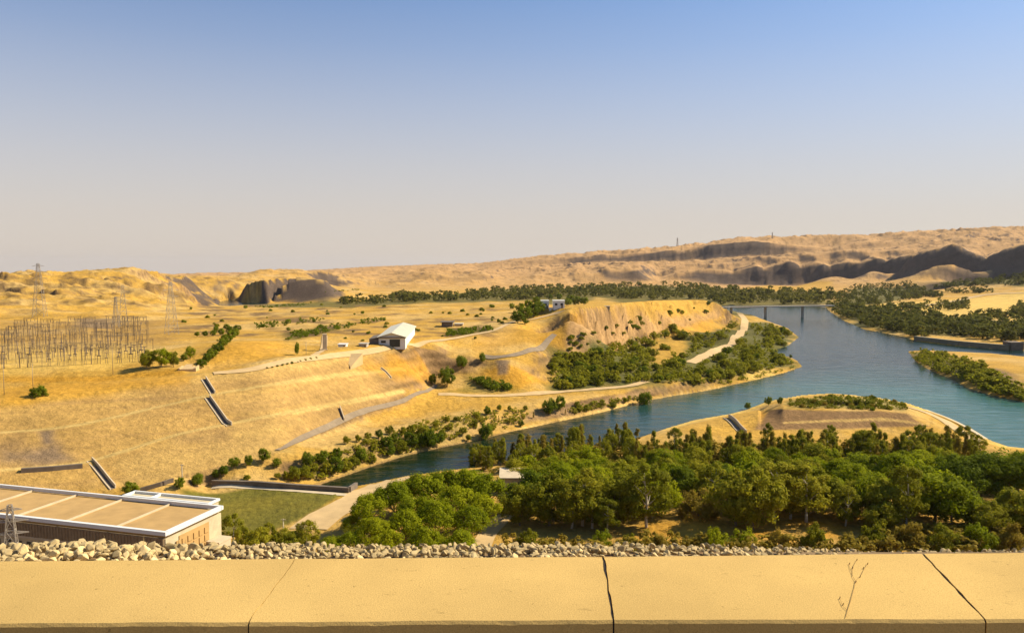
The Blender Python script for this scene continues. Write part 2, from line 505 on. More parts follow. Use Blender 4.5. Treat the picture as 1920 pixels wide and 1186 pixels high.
zl([(380, 579, 14), (450, 580, 14), (520, 579, 14)], 0.2, 20)
zl([(385, 577.6, 6), (450, 577.6, 6), (520, 576.5, 6)], 0.0, 9)
zl([(395, 576.2, 2.5), (450, 575.8, 2.5), (510, 575, 2.5)], 0.0, 9)
# cliff of the far left bend
dl([(404, 566, 1340), (425, 565, 1310), (480, 565, 1290), (550, 561, 1280), (585, 558, 1275), (615, 556, 1270)], 0.5, 10)
dl([(404, 556, 1400), (422, 542, 1352), (436, 530, 1335), (480, 525, 1318), (550, 522.5, 1308), (590, 524, 1302), (614, 527, 1296), (622, 540, 1300)], 2.0, 10)
dl([(625, 548, 1420), (640, 540, 1600)], 2.0, 10)
dl([(400, 530, 1600), (500, 518, 1750), (620, 514, 1900)], 5, 40)
# left badlands
dl([(-60, 580, 620), (60, 576, 640), (180, 574, 680), (300, 575, 740)], 3.0, 40)
dl([(-60, 545, 820), (60, 545, 850), (200, 540, 860), (330, 545, 960)], 6.5, 40)
dl([(385, 556, 1150)], 2, 40)
dl([(-60, 520, 1000), (0, 517, 1020), (60, 512, 1040), (130, 514, 1050), (190, 510, 1060), (245, 504, 1080), (300, 514, 1150), (350, 521, 1300), (400, 521, 1500)], 5.5, 30)
# skyline left to right
dl([(-60, 517, 2600), (120, 517, 2600), (300, 517, 2700), (400, 517, 2800), (500, 514, 2600), (600, 510, 2500), (700, 504, 2500), (780, 501, 2500), (840, 502, 2800), (900, 499, 3200)], 4.5, 40)
dl([(620, 532, 1900), (700, 526, 2000), (780, 522, 2050), (900, 517, 2200), (1000, 512, 2400), (1100, 515, 2300), (1200, 513, 2300)], 7, 50)
dl([(900, 505, 2800), (1000, 498, 3000), (1100, 492, 2900), (1200, 490, 2800), (1300, 489, 2800), (1400, 485, 2900)], 12, 50)
dl([(900, 496, 4200), (950, 491, 4000), (1020, 482, 3900), (1100, 476, 3700), (1180, 470, 3600), (1270, 460, 3500), (1310, 456, 3500), (1390, 448, 3600), (1480, 446, 3700), (1560, 444, 3800), (1640, 441, 3800), (1740, 435, 3800), (1860, 429, 3900), (1960, 431, 4000), (2060, 430, 4000)], 14, 40)
# shaded escarpments on the right
dl([(1210, 531, 2250), (1255, 525, 2380), (1400, 525, 2400), (1560, 527, 2380), (1640, 524, 2360), (1690, 524, 2330)], 1.5, 20)
dl([(1240, 521, 2400), (1262, 516, 2410), (1290, 509, 2430), (1330, 506, 2432), (1372, 509, 2430), (1392, 503, 2440), (1415, 497, 2440), (1432, 503, 2425), (1448, 500, 2440), (1478, 491, 2440), (1500, 498, 2425), (1530, 492, 2425), (1556, 497, 2410), (1585, 488, 2420), (1612, 491, 2400), (1640, 484, 2400), (1662, 488, 2385), (1690, 481, 2370)], 4, 9)
dl([(1600, 522, 2240), (1625, 512, 2255), (1650, 507, 2262), (1668, 512, 2255), (1680, 521, 2245)], 3, 9)
dl([(1530, 527, 2240), (1560, 518, 2255), (1580, 519, 2255), (1596, 526, 2245)], 3, 9)
dl([(1280, 498, 2750), (1400, 485, 2800), (1550, 478, 2800), (1700, 470, 2800)], 10, 40)
dl([(1340, 471, 3190), (1420, 464, 3190), (1480, 468, 3190), (1560, 470, 3190)], 4, 20)
dl([(1340, 457, 3212), (1370, 453, 3214), (1400, 451, 3214), (1440, 453, 3212), (1500, 460, 3210), (1560, 464, 3208)], 3, 14)
dl([(960, 493, 3300), (1050, 487, 3300), (1130, 483, 3280), (1200, 481, 3260), (1290, 478, 3220)], 3, 18)
dl([(960, 490, 3318), (1050, 482, 3318), (1100, 480, 3300), (1130, 475, 3300), (1160, 478, 3290), (1200, 472, 3280), (1240, 470, 3262), (1290, 466, 3245)], 3, 12)
dl([(1690, 524, 2170), (1750, 525, 2130), (1800, 524, 2090), (1860, 510, 2060), (1950, 505, 2040), (2040, 505, 2040)], 1.5, 16)
dl([(1700, 480, 2260), (1740, 470, 2225), (1762, 466, 2215), (1785, 457, 2200), (1800, 462, 2185), (1822, 472, 2160), (1850, 482, 2120), (1880, 465, 2125), (1920, 455, 2125), (2040, 450, 2125)], 3.5, 14)
dl([(1760, 503, 2080), (1800, 496, 2065), (1840, 500, 2050)], 4, 18)
dl([(1750, 532, 1900), (1850, 527, 1850), (1950, 520, 1800), (2040, 515, 1800)], 1.5, 30)
dl([(1700, 462, 2900), (1800, 450, 2900), (1900, 447, 2900), (2040, 445, 2900)], 12, 50)
# rim of the world
for th in np.linspace(-0.75, 0.75, 16):
    vh = float(np.interp(th, [-.75, -.37, -.25, -.12, -.03], [519, 517, 515, 504, 499]))
    uh = CU + math.tan(th) * F
    PTS.append((th, math.log(9000), at_d(uh, vh, 9000)[2] if th < 0.05 else 160, 6))
    PTS.append((th, math.log(22000), at_d(uh, vh + .6, 22000)[2] if th < 0.05 else 40, 4))
    PTS.append((th, math.log(95), 3.0, 0.1))

P = np.array(PTS)
TMIN, TMAX = R(-41), R(41)
LMIN, LMAX = math.log(95.0), math.log(20000.0)
NT = 900


def rbf_eval(Q, C, W, c2=0.012 ** 2):
    o = np.zeros((len(Q), W.shape[1]), np.float32)
    for i in range(0, len(Q), 20000):
        q = Q[i:i + 20000]
        d = np.sqrt((q[:, None, 0] - C[None, :, 0]) ** 2 + (q[:, None, 1] - C[None, :, 1]) ** 2 + np.float32(c2))
        o[i:i + 20000] = d @ W
    return o


C = P[:, :2].astype(np.float32)
A = np.sqrt((P[:, None, 0] - P[None, :, 0]) ** 2 + (P[:, None, 1] - P[None, :, 1]) ** 2 + 0.012 ** 2)
rhs = np.column_stack([P[:, 2], P[:, 3]])
mean = rhs.mean(0)
Wt = np.linalg.solve(A - 0.0007 * np.eye(len(P)), rhs - mean).astype(np.float32)
nt_c, nd_c = 420, 420
tc_ = np.linspace(TMIN, TMAX, nt_c); lc_ = np.linspace(LMIN, LMAX, nd_c)
Tg, Lg = np.meshgrid(tc_, lc_, indexing='ij')
coarse = rbf_eval(np.column_stack([Tg.ravel(), Lg.ravel()]).astype(np.float32), C, Wt) + mean
coarse = coarse.reshape(nt_c, nd_c, 2)


def bil(G, ti, li):
    n, m = G.shape[:2]
    ti = np.clip(ti, 0, n - 1.001); li = np.clip(li, 0, m - 1.001)
    i = ti.astype(int); j = li.astype(int); a = ti - i; b = li - j
    if G.ndim == 3: a = a[..., None]; b = b[..., None]
    return (G[i, j] * (1 - a) + G[i + 1, j] * a) * (1 - b) + (G[i, j + 1] * (1 - a) + G[i + 1, j + 1] * a) * b


th = np.linspace(TMIN, TMAX, NT); ld = np.concatenate([np.linspace(LMIN, math.log(180), 60, endpoint=False), np.linspace(math.log(180), math.log(360), 300, endpoint=False), np.linspace(math.log(360), LMAX, 520)])
ND = len(ld)
TH, LD = np.meshgrid(th, ld, indexing='ij')
base = bil(coarse, (TH - TMIN) / (TMAX - TMIN) * (nt_c - 1), (LD - LMIN) / (LMAX - LMIN) * (nd_c - 1))
DD = np.exp(LD)
X = DD * np.sin(TH); Y = DD * np.cos(TH)
Z = base[..., 0].astype(float); RO = np.clip(base[..., 1], 0, 16)
st = np.array([q[0] for q in SLOPE]); sd_ = np.array([[p[0] for p in q[1]] for q in SLOPE]); sz_ = np.array([[p[1] for p in q[1]] for q in SLOPE])
def cap(prof, d0, d1, soft=0.06):
    """ground between two distances stays below the crest line it has in front"""
    global Z
    bt = np.array([math.atan2(*ray(u, v)[:2]) for u, v in prof]); bs_ = np.array([-ray(u, v)[2] / math.hypot(*ray(u, v)[:2]) for u, v in prof])
    lim = EYE - DD * np.interp(TH, bt, bs_)
    wgt = sstep(bt[0] - .03, bt[0], TH) * (1 - sstep(bt[-1], bt[-1] + .03, TH)) * sstep(math.log(d0) - soft * .2, math.log(d0), LD) * (1 - sstep(math.log(d1), math.log(d1) + soft, LD))
    Z = np.where(Z > lim, Z * (1 - wgt) + lim * wgt, Z)


cap([(1240, 520), (1262, 516), (1290, 509), (1330, 506), (1372, 510), (1392, 503), (1415, 497), (1432, 504), (1448, 500), (1478, 491), (1500, 499), (1530, 492), (1556, 498), (1585, 488), (1612, 492), (1640, 484), (1662, 489), (1690, 481), (1720, 477), (1740, 470), (1762, 466), (1785, 457), (1800, 462), (1822, 472), (1850, 483), (1866, 472), (1880, 465), (1920, 455), (2060, 450)], 1950, 2520)
cap([(900, 509), (1000, 502), (1100, 497), (1240, 493), (1300, 491), (1400, 484), (1480, 478), (1560, 474), (1700, 464), (1800, 450), (2060, 444)], 2500, 3120)
cap([(900, 500), (960, 491), (1050, 483), (1100, 481), (1130, 476), (1160, 479), (1200, 473), (1240, 471), (1290, 467), (1335, 458), (1370, 454), (1400, 452), (1440, 454), (1500, 461), (1560, 465), (1600, 455), (1700, 447), (1800, 440), (2060, 438)], 3120, 3400)
cap([(-700, 518), (0, 518), (300, 516), (400, 515), (500, 512.5), (600, 508), (700, 502), (780, 499), (840, 498), (900, 496), (950, 490), (1020, 481), (1100, 475), (1180, 469), (1270, 459), (1310, 455), (1390, 447), (1480, 445), (1560, 443), (1640, 440), (1740, 434), (1860, 428), (1960, 430), (2060, 429)], 3400, 20000)
cap([(-700, 524), (-60, 521), (0, 519), (60, 514.5), (130, 516), (190, 513), (245, 506.5), (300, 516), (350, 520), (400, 521), (440, 520)], 960, 2600)
# scarp of the far bend: steep face under a flat top
SF = [(400, 571.5, 0.6), (430, 570, 0.8), (480, 568.5, 1), (550, 563, 2.5), (618, 556, 6.5)]
SLP = [(400, 566), (408, 558), (418, 546), (430, 534), (444, 527), (480, 525.5), (550, 522.5), (600, 524), (616, 527), (619, 548)]
sf = np.array([at_z(*p) for p in SF]); tf = np.arctan2(sf[:, 0], sf[:, 1]); df = np.hypot(sf[:, 0], sf[:, 1])
tl2 = np.array([math.atan2(*ray(u, v)[:2]) for u, v in SLP]); dl2 = np.interp(tl2, tf, df) + 24
zl2 = np.array([at_d(u, v, d)[2] for (u, v), d in zip(SLP, dl2)])
D0 = np.interp(TH, tf, df) + 1.5 * noise(TH * 160, TH * 0, 3); D1 = D0 + 24; Z0 = np.interp(TH, tf, sf[:, 2]); Z1 = np.interp(TH, tl2, zl2) + 1.2 * noise(TH * 300, TH * 0, 6)
ms = (TH > tl2[0]) & (TH < tl2[-1]) & (DD > D0)
new = Z0 + (Z1 - Z0) * np.clip((DD - D0) / 24, 0, 1)
back = 1 - sstep(1, 160, DD - D1)
Z = np.where(ms, new * back + Z * (1 - back), Z)
# levee face: a plane between its foot and its lip
LIP = [(1425, 774, 3.0), (1440, 768, 4.5), (1468, 766, 7.3), (1560, 769, 7.3), (1650, 770, 7.3), (1700, 774, 6.4), (1745, 788, 3.4)]
FOOT = [(1425, 806, 2.9), (1440, 807, 3), (1468, 805, 3), (1560, 803, 3), (1650, 801, 3), (1700, 800, 3), (1745, 799, 3)]
lp = np.array([at_z(*p) for p in LIP]); fp = np.array([at_z(*p) for p in FOOT])
lt = np.arctan2(lp[:, 0], lp[:, 1]); ft = np.arctan2(fp[:, 0], fp[:, 1])
dl_ = np.interp(TH, lt, np.hypot(lp[:, 0], lp[:, 1])); df_ = np.interp(TH, ft, np.hypot(fp[:, 0], fp[:, 1]))
zl_ = np.interp(TH, lt, lp[:, 2]); zf_ = np.interp(TH, ft, fp[:, 2])
ml = (TH > lt[0]) & (TH < lt[-1]) & (DD > df_) & (DD < dl_ + 14)
Z = np.where(ml, zf_ + (zl_ - zf_) * np.clip((DD - df_) / (dl_ - df_), 0, 1) - 0.02 * np.maximum(DD - dl_, 0), Z)
ZONE = np.zeros(Z.shape)
for i in range(NT):
    t = th[i]
    if t > st[-1]: break
    dv = [np.interp(t, st, sd_[:, k]) for k in range(6)]; zv = [np.interp(t, st, sz_[:, k]) for k in range(6)]
    d1 = DD[i]
    m_ = (d1 > dv[0]) & (d1 < dv[-1])
    fade = min(1.0, (st[-1] - t) / 0.05)
    ZONE[i] = sstep(dv[0] - 1, dv[0] + 2, d1) * (1 - sstep(dv[-1] - 2, dv[-1] + 1, d1)) * fade
    Z[i, m_] = Z[i, m_] * (1 - fade) + np.interp(d1[m_], dv, zv) * fade
# erosion gullies: finer near, broader far
n1 = ridged(X / 70, Y / 70, 4, 1) - 0.45
n2 = ridged(X / 150 + 0.3 * noise(X / 300, Y / 300, 5), Y / 200, 5, 2) - 0.45
n4 = ridged(X / 34 + 0.4 * n1, Y / 40, 4, 12) - 0.45
mixd = sstep(900, 1900, DD)
Z = Z + RO * (n1 * (1 - mixd) + n2 * mixd + n4 * (0.30 - 0.22 * mixd)) * 2.0 + 0.12 * fbm(X / 9, Y / 9, 3, 6)
# open side valley running down to the far bend of the river
tl, tr = math.atan2(*ray(396, 570)[:2]), math.atan2(*ray(512, 570)[:2])
lim = EYE - DD * 0.0509 - 1.0
wgt = sstep(tl - .03, tl, TH) * (1 - sstep(tr, tr + .03, TH)) * sstep(760, 860, DD) * (1 - sstep(1195, 1215, DD))
Z = np.where(Z > lim, Z * (1 - wgt) + lim * wgt, Z)
# level the bluff top: nothing behind its lip rises above it
bu = [(1040, 577), (1062, 577.5), (1103, 575), (1139, 573), (1159, 568), (1230, 563), (1300, 562), (1345, 562.5), (1356, 567)]
bth = [math.atan2(*ray(u, v)[:2]) for u, v in bu]
bsl = [-ray(u, v)[2] / math.hypot(*ray(u, v)[:2]) for u, v in bu]
lim = EYE - DD * np.interp(TH, bth, bsl)
wgt = sstep(bth[0] - .03, bth[0], TH) * (1 - sstep(bth[-1], bth[-1] + .02, TH)) * sstep(400, 440, DD) * (1 - sstep(880, 980, DD))
Z = np.where(Z > lim, Z * (1 - wgt) + lim * wgt, Z)
# broken rock on the steep faces
RK = 0
g0 = np.hypot(np.gradient(Z, axis=0) / (DD * (th[1] - th[0])), np.gradient(Z, ld, axis=1) / DD)
nearf = 1 - sstep(900, 1200, DD)
Z = Z + sstep(0.55, 1.0, g0) * sstep(330, 450, DD) * nearf * (5.0 * (ridged(X / 11, Y / 11, 4, 15) - 0.45) + 1.3 * np.sin(Z * 0.9 + 2 * fbm(X / 40, Y / 40, 3, 16)))
Z = Z + sstep(0.3, 0.8, g0) * (1 - nearf) * sstep(1500, 1700, DD) * (9.0 * (ridged(X / 75, Y / 90, 3, 17) - 0.6) + 4.0 * (ridged(X / 28, Y / 40, 3, 18) - 0.6))
slope0 = g0
BF = np.array([at_z(u, v, z)[:2] for u, v, z in [(1040, 640, 20), (1062, 662, 12), (1100, 657, 12), (1190, 627, 11.4), (1265, 606, 9), (1340, 600, 7), (1380, 592, 6), (1356, 572, 20), (1300, 566, 25), (1190, 576, 29), (1100, 587, 31.5), (1058, 602, 31)]])
bs = (DD > 380) & (DD < 900) & (np.abs(TH) < .4)
db = segdist(X[bs], Y[bs], BF, True); db = np.where(inpoly(X[bs], Y[bs], BF), db, -db)
wb = sstep(-4, 5, db)
Z[bs] += wb * (5.5 * (ridged(X[bs] / 30, Y[bs] / 30, 3, 31) - 0.75) + 4.2 * (ridged(X[bs] / 9, Y[bs] / 9, 3, 32) - 0.6) + 1.0 * np.sin(Z[bs] * 1.6 + 2.5 * noise(X[bs] / 25, Y[bs] / 25, 33)))
# carve the river
inside = inpoly(X, Y, RIVER) | inpoly(X, Y, POND)
sel = DD < 2200
dist = np.full(X.shape, 1e6)
dist[sel] = np.minimum(segdist(X[sel], Y[sel], RIVER, True), segdist(X[sel], Y[sel], POND, True))
wob = 0.5 * fbm(X / 7, Y / 7, 3, 8)
Zo = np.where(DD < 2400, np.maximum(Z, 0.35 + 0.1 * np.minimum(dist, 6)), Z)
Zo = np.where(dist < 7, 0.25 + (Zo - 0.25) * sstep(-1, 7, dist + wob), Zo)
Z = np.where(inside, -np.minimum(0.3 + dist * 0.35, 4), Zo)


def ground(x, y):
    x = np.atleast_1d(np.asarray(x, float)); y = np.atleast_1d(np.asarray(y, float))
    t = np.arctan2(x, y); l = np.log(np.maximum(np.hypot(x, y), 96))
    return bil(Z, (t - TMIN) / (TMAX - TMIN) * (NT - 1), np.interp(l, ld, np.arange(ND)))


def gz(x, y): return float(ground(x, y)[0])


_ds = np.exp(ld)


def hit(u, v):
    """where the sight line of a photo pixel meets the terrain"""
    x, y, dz = ray(u, v)
    hh = math.hypot(x, y); t = math.atan2(x, y); s = dz / hh
    col = bil(Z, np.full(ND, (t - TMIN) / (TMAX - TMIN) * (NT - 1)), np.arange(ND).astype(float))
    zr = EYE + s * _ds
    k = np.nonzero(np.maximum(col, 0) >= zr)[0]
    if len(k) == 0:
        j = ND - 60
        return np.array([_ds[j] * math.sin(t), _ds[j] * math.cos(t), col[j]])
    j = k[0]
    if j == 0: d = _ds[0]
    else:
        a = zr[j - 1] - max(col[j - 1], 0); b = max(col[j], 0) - zr[j]
        d = _ds[j - 1] + (_ds[j] - _ds[j - 1]) * a / (a + b + 1e-9)
    px, py = d * math.sin(t), d * math.cos(t)
    return np.array([px, py, gz(px, py)])


def hpoly(poly): return np.array([hit(u, v)[:2] for u, v in poly])


# ------------------------------------------------------------------ ground cover colours (what grows or lies there, with some shade painted in)
gold = np.array([0.49, 0.282, 0.047]); sand = np.array([0.54, 0.348, 0.108]); ochre = np.array([0.50, 0.250, 0.022])
rock_shade = np.array([0.27, 0.165, 0.090]); brown = np.array([0.27, 0.165, 0.065]); green = np.array([0.075, 0.085, 0.022])
pinkr = np.array([0.46, 0.270, 0.125]); turf = np.array([0.150, 0.130, 0.020]); strawc = np.array([0.62, 0.415, 0.10])
dry = np.array([0.40, 0.240, 0.060]); dark_rock_shade = np.array([0.20, 0.14, 0.09])


def lerp(c, col, w): return c * (1 - w[..., None]) + np.asarray(col) * w[..., None]


f1 = fbm(X / 60, Y / 60, 4, 21); f2 = fbm(X / 14, Y / 14, 4, 22); f3 = fbm(X / 4, Y / 4, 3, 23)
colr = np.broadcast_to(gold, X.shape + (3,)).copy()
colr = lerp(colr, sand, sstep(-0.25, 0.45, f1 + 0.5 * f2))
gx = np.gradient(Z, axis=0) / (DD * (th[1] - th[0])); gy = np.gradient(Z, ld, axis=1) / DD
slope = np.hypot(gx, gy)
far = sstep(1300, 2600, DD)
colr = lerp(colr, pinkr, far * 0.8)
colr = lerp(colr, rock_shade, sstep(0.45, 0.9, np.where(DD > 1150, slope0, slope) + 0.15 * f2) * (0.75))  # bare rock on steep faces, darkened to deepen their shade
# strata of the cliffs
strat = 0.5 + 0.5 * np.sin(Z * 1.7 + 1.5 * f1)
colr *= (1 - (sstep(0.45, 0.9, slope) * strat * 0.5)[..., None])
# desert scrub speckle
f4 = fbm(X / 26, Y / 34, 4, 27)
spk = (sstep(0.22, 0.42, f2 + 0.4 * f3) * 0.6 + sstep(0.2, 0.4, f4 + 0.5 * n4) * 0.55) * np.clip(RO / 3, 0, 1)
colr = lerp(colr, brown * 0.7, np.clip(spk, 0, 0.85) * sstep(300, 500, DD) * (1 + 0.15 * far))


def region(poly, col, strength=1.0, edge=6.0, wob=0.6, ns=12.0):
    global colr
    q = hpoly(poly)
    x0, y0 = q.min(0) - edge * 3; x1, y1 = q.max(0) + edge * 3
    s = (X > x0) & (X < x1) & (Y > y0) & (Y < y1)
    if not s.any(): return
    xs, ys = X[s], Y[s]
    d = segdist(xs, ys, q, True)
    d = np.where(inpoly(xs, ys, q), d, -d)
    wgt = sstep(-edge, edge, d + edge * wob * 2 * fbm(xs / ns, ys / ns, 4, 40)) * strength
    colr[s] = lerp(colr[s], col, wgt)


def strip(line, col, width, strength=1.0, ns=6.0, wob=0.6, world=False):
    global colr
    q = np.array(line, float) if world else np.array([at_z(*p)[:2] for p in line]) if len(line[0]) == 3 else np.array([hit(u, v)[:2] for u, v in line])
    x0, y0 = q.min(0) - width * 3; x1, y1 = q.max(0) + width * 3
    s = (X > x0) & (X < x1) & (Y > y0) & (Y < y1)
    xs, ys = X[s], Y[s]
    d = segdist(xs, ys, q) + wob * width * fbm(xs / ns, ys / ns, 3, 44)
    colr[s] = lerp(colr[s], col, (1 - sstep(width * .5, width, d)) * strength)


# abutment slope: dry thatch in bands along the contour, pale benches
region([(0, 765), (380, 712), (640, 672), (760, 690), (640, 760), (440, 800), (330, 830), (200, 900), (60, 870), (0, 850)], dry, 0.25, 6, 0.5, 20)
band = fbm(X / 60, (Z + 0.02 * X) / 0.9, 4, 51)
colr = lerp(colr, np.array([0.46, 0.282, 0.085]), ZONE * 0.85)
colr = lerp(colr, brown, np.clip(band * 1.4, 0, 1) * 0.6 * ZONE)
colr = lerp(colr, strawc, np.clip(-band, 0, 1) * 0.35 * ZONE)
region([(215, 915), (200, 870), (330, 826), (470, 800), (560, 790), (520, 840), (440, 866), (320, 898)], sand * 1.05, 0.55, 4, 1.0, 7)
region([(330, 822), (430, 805), (432, 822), (340, 832)], brown, 0.6, 3)
region([(540, 795), (700, 745), (700, 755), (560, 800)], brown, 0.5, 3)
region([(270, 740), (330, 735), (330, 755), (280, 757)], brown, 0.35, 4)
region([(0, 840), (100, 838), (140, 862), (60, 872), (0, 872)], dark_rock_shade, 0.85, 3)  # shade of the rocky hollow painted dark
region([(75, 808), (96, 808), (92, 830), (85, 832)], dark_rock_shade, 0.9, 1.5)  # shadow in the rocky notch, painted as a dark patch
region([(0, 822), (40, 815), (40, 845), (0, 850)], brown, 0.5, 3)
region([(0, 722), (340, 702), (380, 712), (190, 738), (0, 758)], ochre * 1.05, 0.6, 4)
region([(0, 705), (345, 692), (345, 701), (0, 718)], ochre, 0.8, 2)
region([(0, 645), (260, 640), (340, 665), (200, 692), (0, 702)], strawc, 0.55, 6)
region([(0, 600), (320, 600), (330, 640), (260, 655), (0, 660)], brown, 0.45, 12, 1.0)
region([(140, 597), (215, 597), (210, 616), (150, 614)], dark_rock_shade, 0.7, 6)
region([(380, 690), (440, 640), (520, 640), (540, 665), (420, 692)], ochre * 1.1, 0.5, 6)
for kk in (1, 3):
    strip([((r_[kk][0] + 1.1) * math.sin(t_), (r_[kk][0] + 1.1) * math.cos(t_)) for t_, r_ in SLOPE], (0.58, 0.40, 0.13), 1.5, 0.9, 9, 0.25, True)
strip([(r_[5][0] * math.sin(t_), r_[5][0] * math.cos(t_)) for t_, r_ in SLOPE[36:]], sand * 0.95, 3.0, 0.6, 6, 0.6, True)
region([(650, 668), (705, 660), (705, 690), (680, 690)], ochre, 0.3, 3)
region([(690, 690), (740, 668), (800, 690), (795, 720), (750, 705)], ochre * 1.15, 0.75, 5)
region([(905, 690), (960, 685), (1030, 720), (960, 735), (900, 720)], ochre * 1.2, 0.85, 3)
region([(1010, 640), (1050, 600), (1100, 590), (1060, 655)], ochre, 0.6, 4)
region([(1240, 600), (1340, 565), (1345, 600), (1260, 680), (1200, 690)], ochre * 1.1, 0.6, 8, 1.0)
region([(880, 640), (1000, 600), (1000, 640), (900, 665)], ochre * 1.1, 0.45, 6)
# green ground
region([(1030, 655), (1090, 664), (1180, 636), (1260, 612), (1300, 628), (1340, 620), (1390, 600), (1440, 604), (1495, 630), (1480, 645), (1500, 685), (1420, 703), (1320, 726), (1200, 722), (1040, 735), (1028, 690)], green, 0.9, 7, 0.9, 18)
region([(1062, 604), (1100, 587), (1190, 576), (1340, 567), (1352, 590), (1300, 606), (1262, 610), (1190, 630), (1100, 660), (1064, 664)], (0.44, 0.262, 0.105), 0.85, 3)
bandc = sstep(0.1, 0.5, fbm(X / 30, Z / 1.6, 4, 71)) * sstep(0.35, 0.7, slope) * (DD > 380) * (DD < 950) * (X > 30)
colr = lerp(colr, brown * 0.75, np.clip(bandc, 0, 1) * 0.85)
region([(928, 676), (956, 676), (950, 700), (934, 702)], dark_rock_shade, 0.85, 1.2)
region([(820, 522), (900, 516), (1010, 519), (960, 523), (860, 525)], brown, 0.7, 20, 1.2, 60)
region([(690, 524), (760, 521), (800, 523), (720, 528)], brown, 0.6, 20, 1.2, 60)
region([(1000, 584), (1060, 574), (1140, 567), (1230, 561), (1300, 559.5), (1345, 564), (1345, 570), (1190, 577), (1060, 592)], gold, 0.9, 4)
region([(1225, 640), (1262, 628), (1290, 650), (1270, 672), (1225, 690)], gold, 0.85, 4)
region([(1400, 698), (1450, 690), (1462, 702), (1400, 712)], strawc, 0.9, 3)
region([(530, 625), (600, 612), (645, 612), (600, 628), (535, 638)], turf * 0.7, 0.9, 4)
region([(838, 615), (925, 612), (925, 622), (838, 632)], turf * 0.6, 0.9, 2)
region([(840, 735), (880, 705), (980, 732)], turf, 0.6, 3)
region([(335, 915), (480, 911), (645, 924), (570, 972), (500, 1000), (420, 1000)], turf, 1.0, 1.5, 0.3)
region([(360, 935), (520, 930), (600, 945), (520, 965), (400, 965)], turf * np.array([1.35, 1.2, 1.0]), 0.55, 6, 1.0, 14)
region([(560, 868), (760, 805), (900, 772), (1000, 768), (960, 808), (830, 838), (700, 872), (620, 900), (560, 895)], sand * 0.95, 0.6, 4, 0.8)
region([(570, 868), (700, 828), (830, 785), (900, 775), (900, 800), (760, 850), (640, 890)], green * 1.5, 0.35, 6, 1.2, 7)
strip([(u, v, 0.5) for u, v in NB[6:14]], sand * 1.2, 3.0, 0.9)
strip([(u, v, 0.5) for u, v in NB[0:7]], brown, 2.0, 0.6)
strip([(u, v, 0.5) for u, v in SB[1:16]], strawc, 4.0, 0.8)
# levee
region([(1440, 770), (1468, 767), (1560, 770), (1650, 770), (1700, 775), (1745, 799), (1600, 803), (1435, 806), (1412, 806)], np.array([0.25, 0.145, 0.06]), 0.97, 1.0, 0.2)
strip([(1470, 792), (1560, 788), (1660, 786), (1740, 796)], sand, 0.9, 0.9)
region([(1475, 765), (1470, 752), (1560, 741), (1650, 748), (1700, 760), (1690, 769)], green * 1.6, 0.6, 3, 1.0, 6)
region([(1250, 806), (1360, 780), (1412, 770), (1440, 768), (1412, 806), (1300, 812)], gold * 1.1, 0.8, 2)
# wood floor
region([(600, 1010), (700, 940), (950, 880), (1300, 840), (1700, 830), (1920, 850), (1920, 1030), (600, 1030)], np.array([0.40, 0.24, 0.05]), 0.8, 8, 1.0, 10)
region([(1180, 1000), (1270, 955), (1400, 965), (1560, 955), (1660, 960), (1560, 1000), (1300, 1010)], ochre * 0.95, 0.7, 8, 1.2, 9)
# far green belts, fields
region([(480, 572), (560, 562), (640, 566), (760, 556), (880, 548), (1000, 541), (1100, 538), (1250, 534), (1340, 540), (1560, 548), (1560, 572), (1340, 572), (1120, 556), (940, 566), (800, 566), (660, 577)], green, 0.8, 16, 1.0, 60)
region([(1350, 540), (1440, 526), (1560, 528), (1560, 542), (1450, 546)], gold, 0.9, 10, 0.6, 60)
region([(1560, 575), (1600, 540), (1750, 534), (1920, 522), (1920, 537), (1760, 542), (1640, 572), (1640, 580), (1760, 592), (1920, 605), (1920, 632), (1700, 626), (1600, 612)], green, 0.85, 12, 0.8, 50)
region([(1622, 572), (1720, 566), (1800, 560), (1920, 545), (1920, 602), (1760, 590), (1628, 582)], strawc, 0.9, 8, 0.4, 60)
region([(1705, 660), (1760, 662), (1830, 690), (1920, 735), (1920, 752), (1800, 715), (1720, 680)], green, 0.85, 5, 0.8)
region([(1850, 690), (1880, 690), (1920, 715), (1920, 735), (1860, 715)], dark_rock_shade, 0.7, 4)
scarp_shade = np.array([0.105, 0.076, 0.056])  # dark tone painting shade onto the far scarps and left cliff
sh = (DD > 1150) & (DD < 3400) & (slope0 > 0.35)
colr = np.where(sh[..., None], lerp(colr, scarp_shade, np.clip(sstep(0.32, 0.6, slope0) * (1.0 + np.where(DD > 1600, 0.9, 0.2) * fbm(X / 130, Y / 130, 3, 81)), 0, 0.96)), colr)
for k in range(46):       # dark scrub on the left badlands
    u, v = random.uniform(0, 400), random.uniform(518, 572)
    a = random.uniform(6, 20); b = random.uniform(1.5, 4)
    region([(u - a, v - b * .3), (u, v - b), (u + a, v + b * .5), (u, v + b)], brown * 0.55, 0.75, 5, 1.2)
for k in range(130):      # scattered scrub patches on the terraces
    u, v = random.uniform(330, 930), random.uniform(572, 632)
    a = random.uniform(8, 30); b = random.uniform(1.2, 3)
    region([(u - a, v), (u, v - b), (u + a, v - b * .5), (u, v + b)], brown * 0.7, 0.75, 4, 1.2)

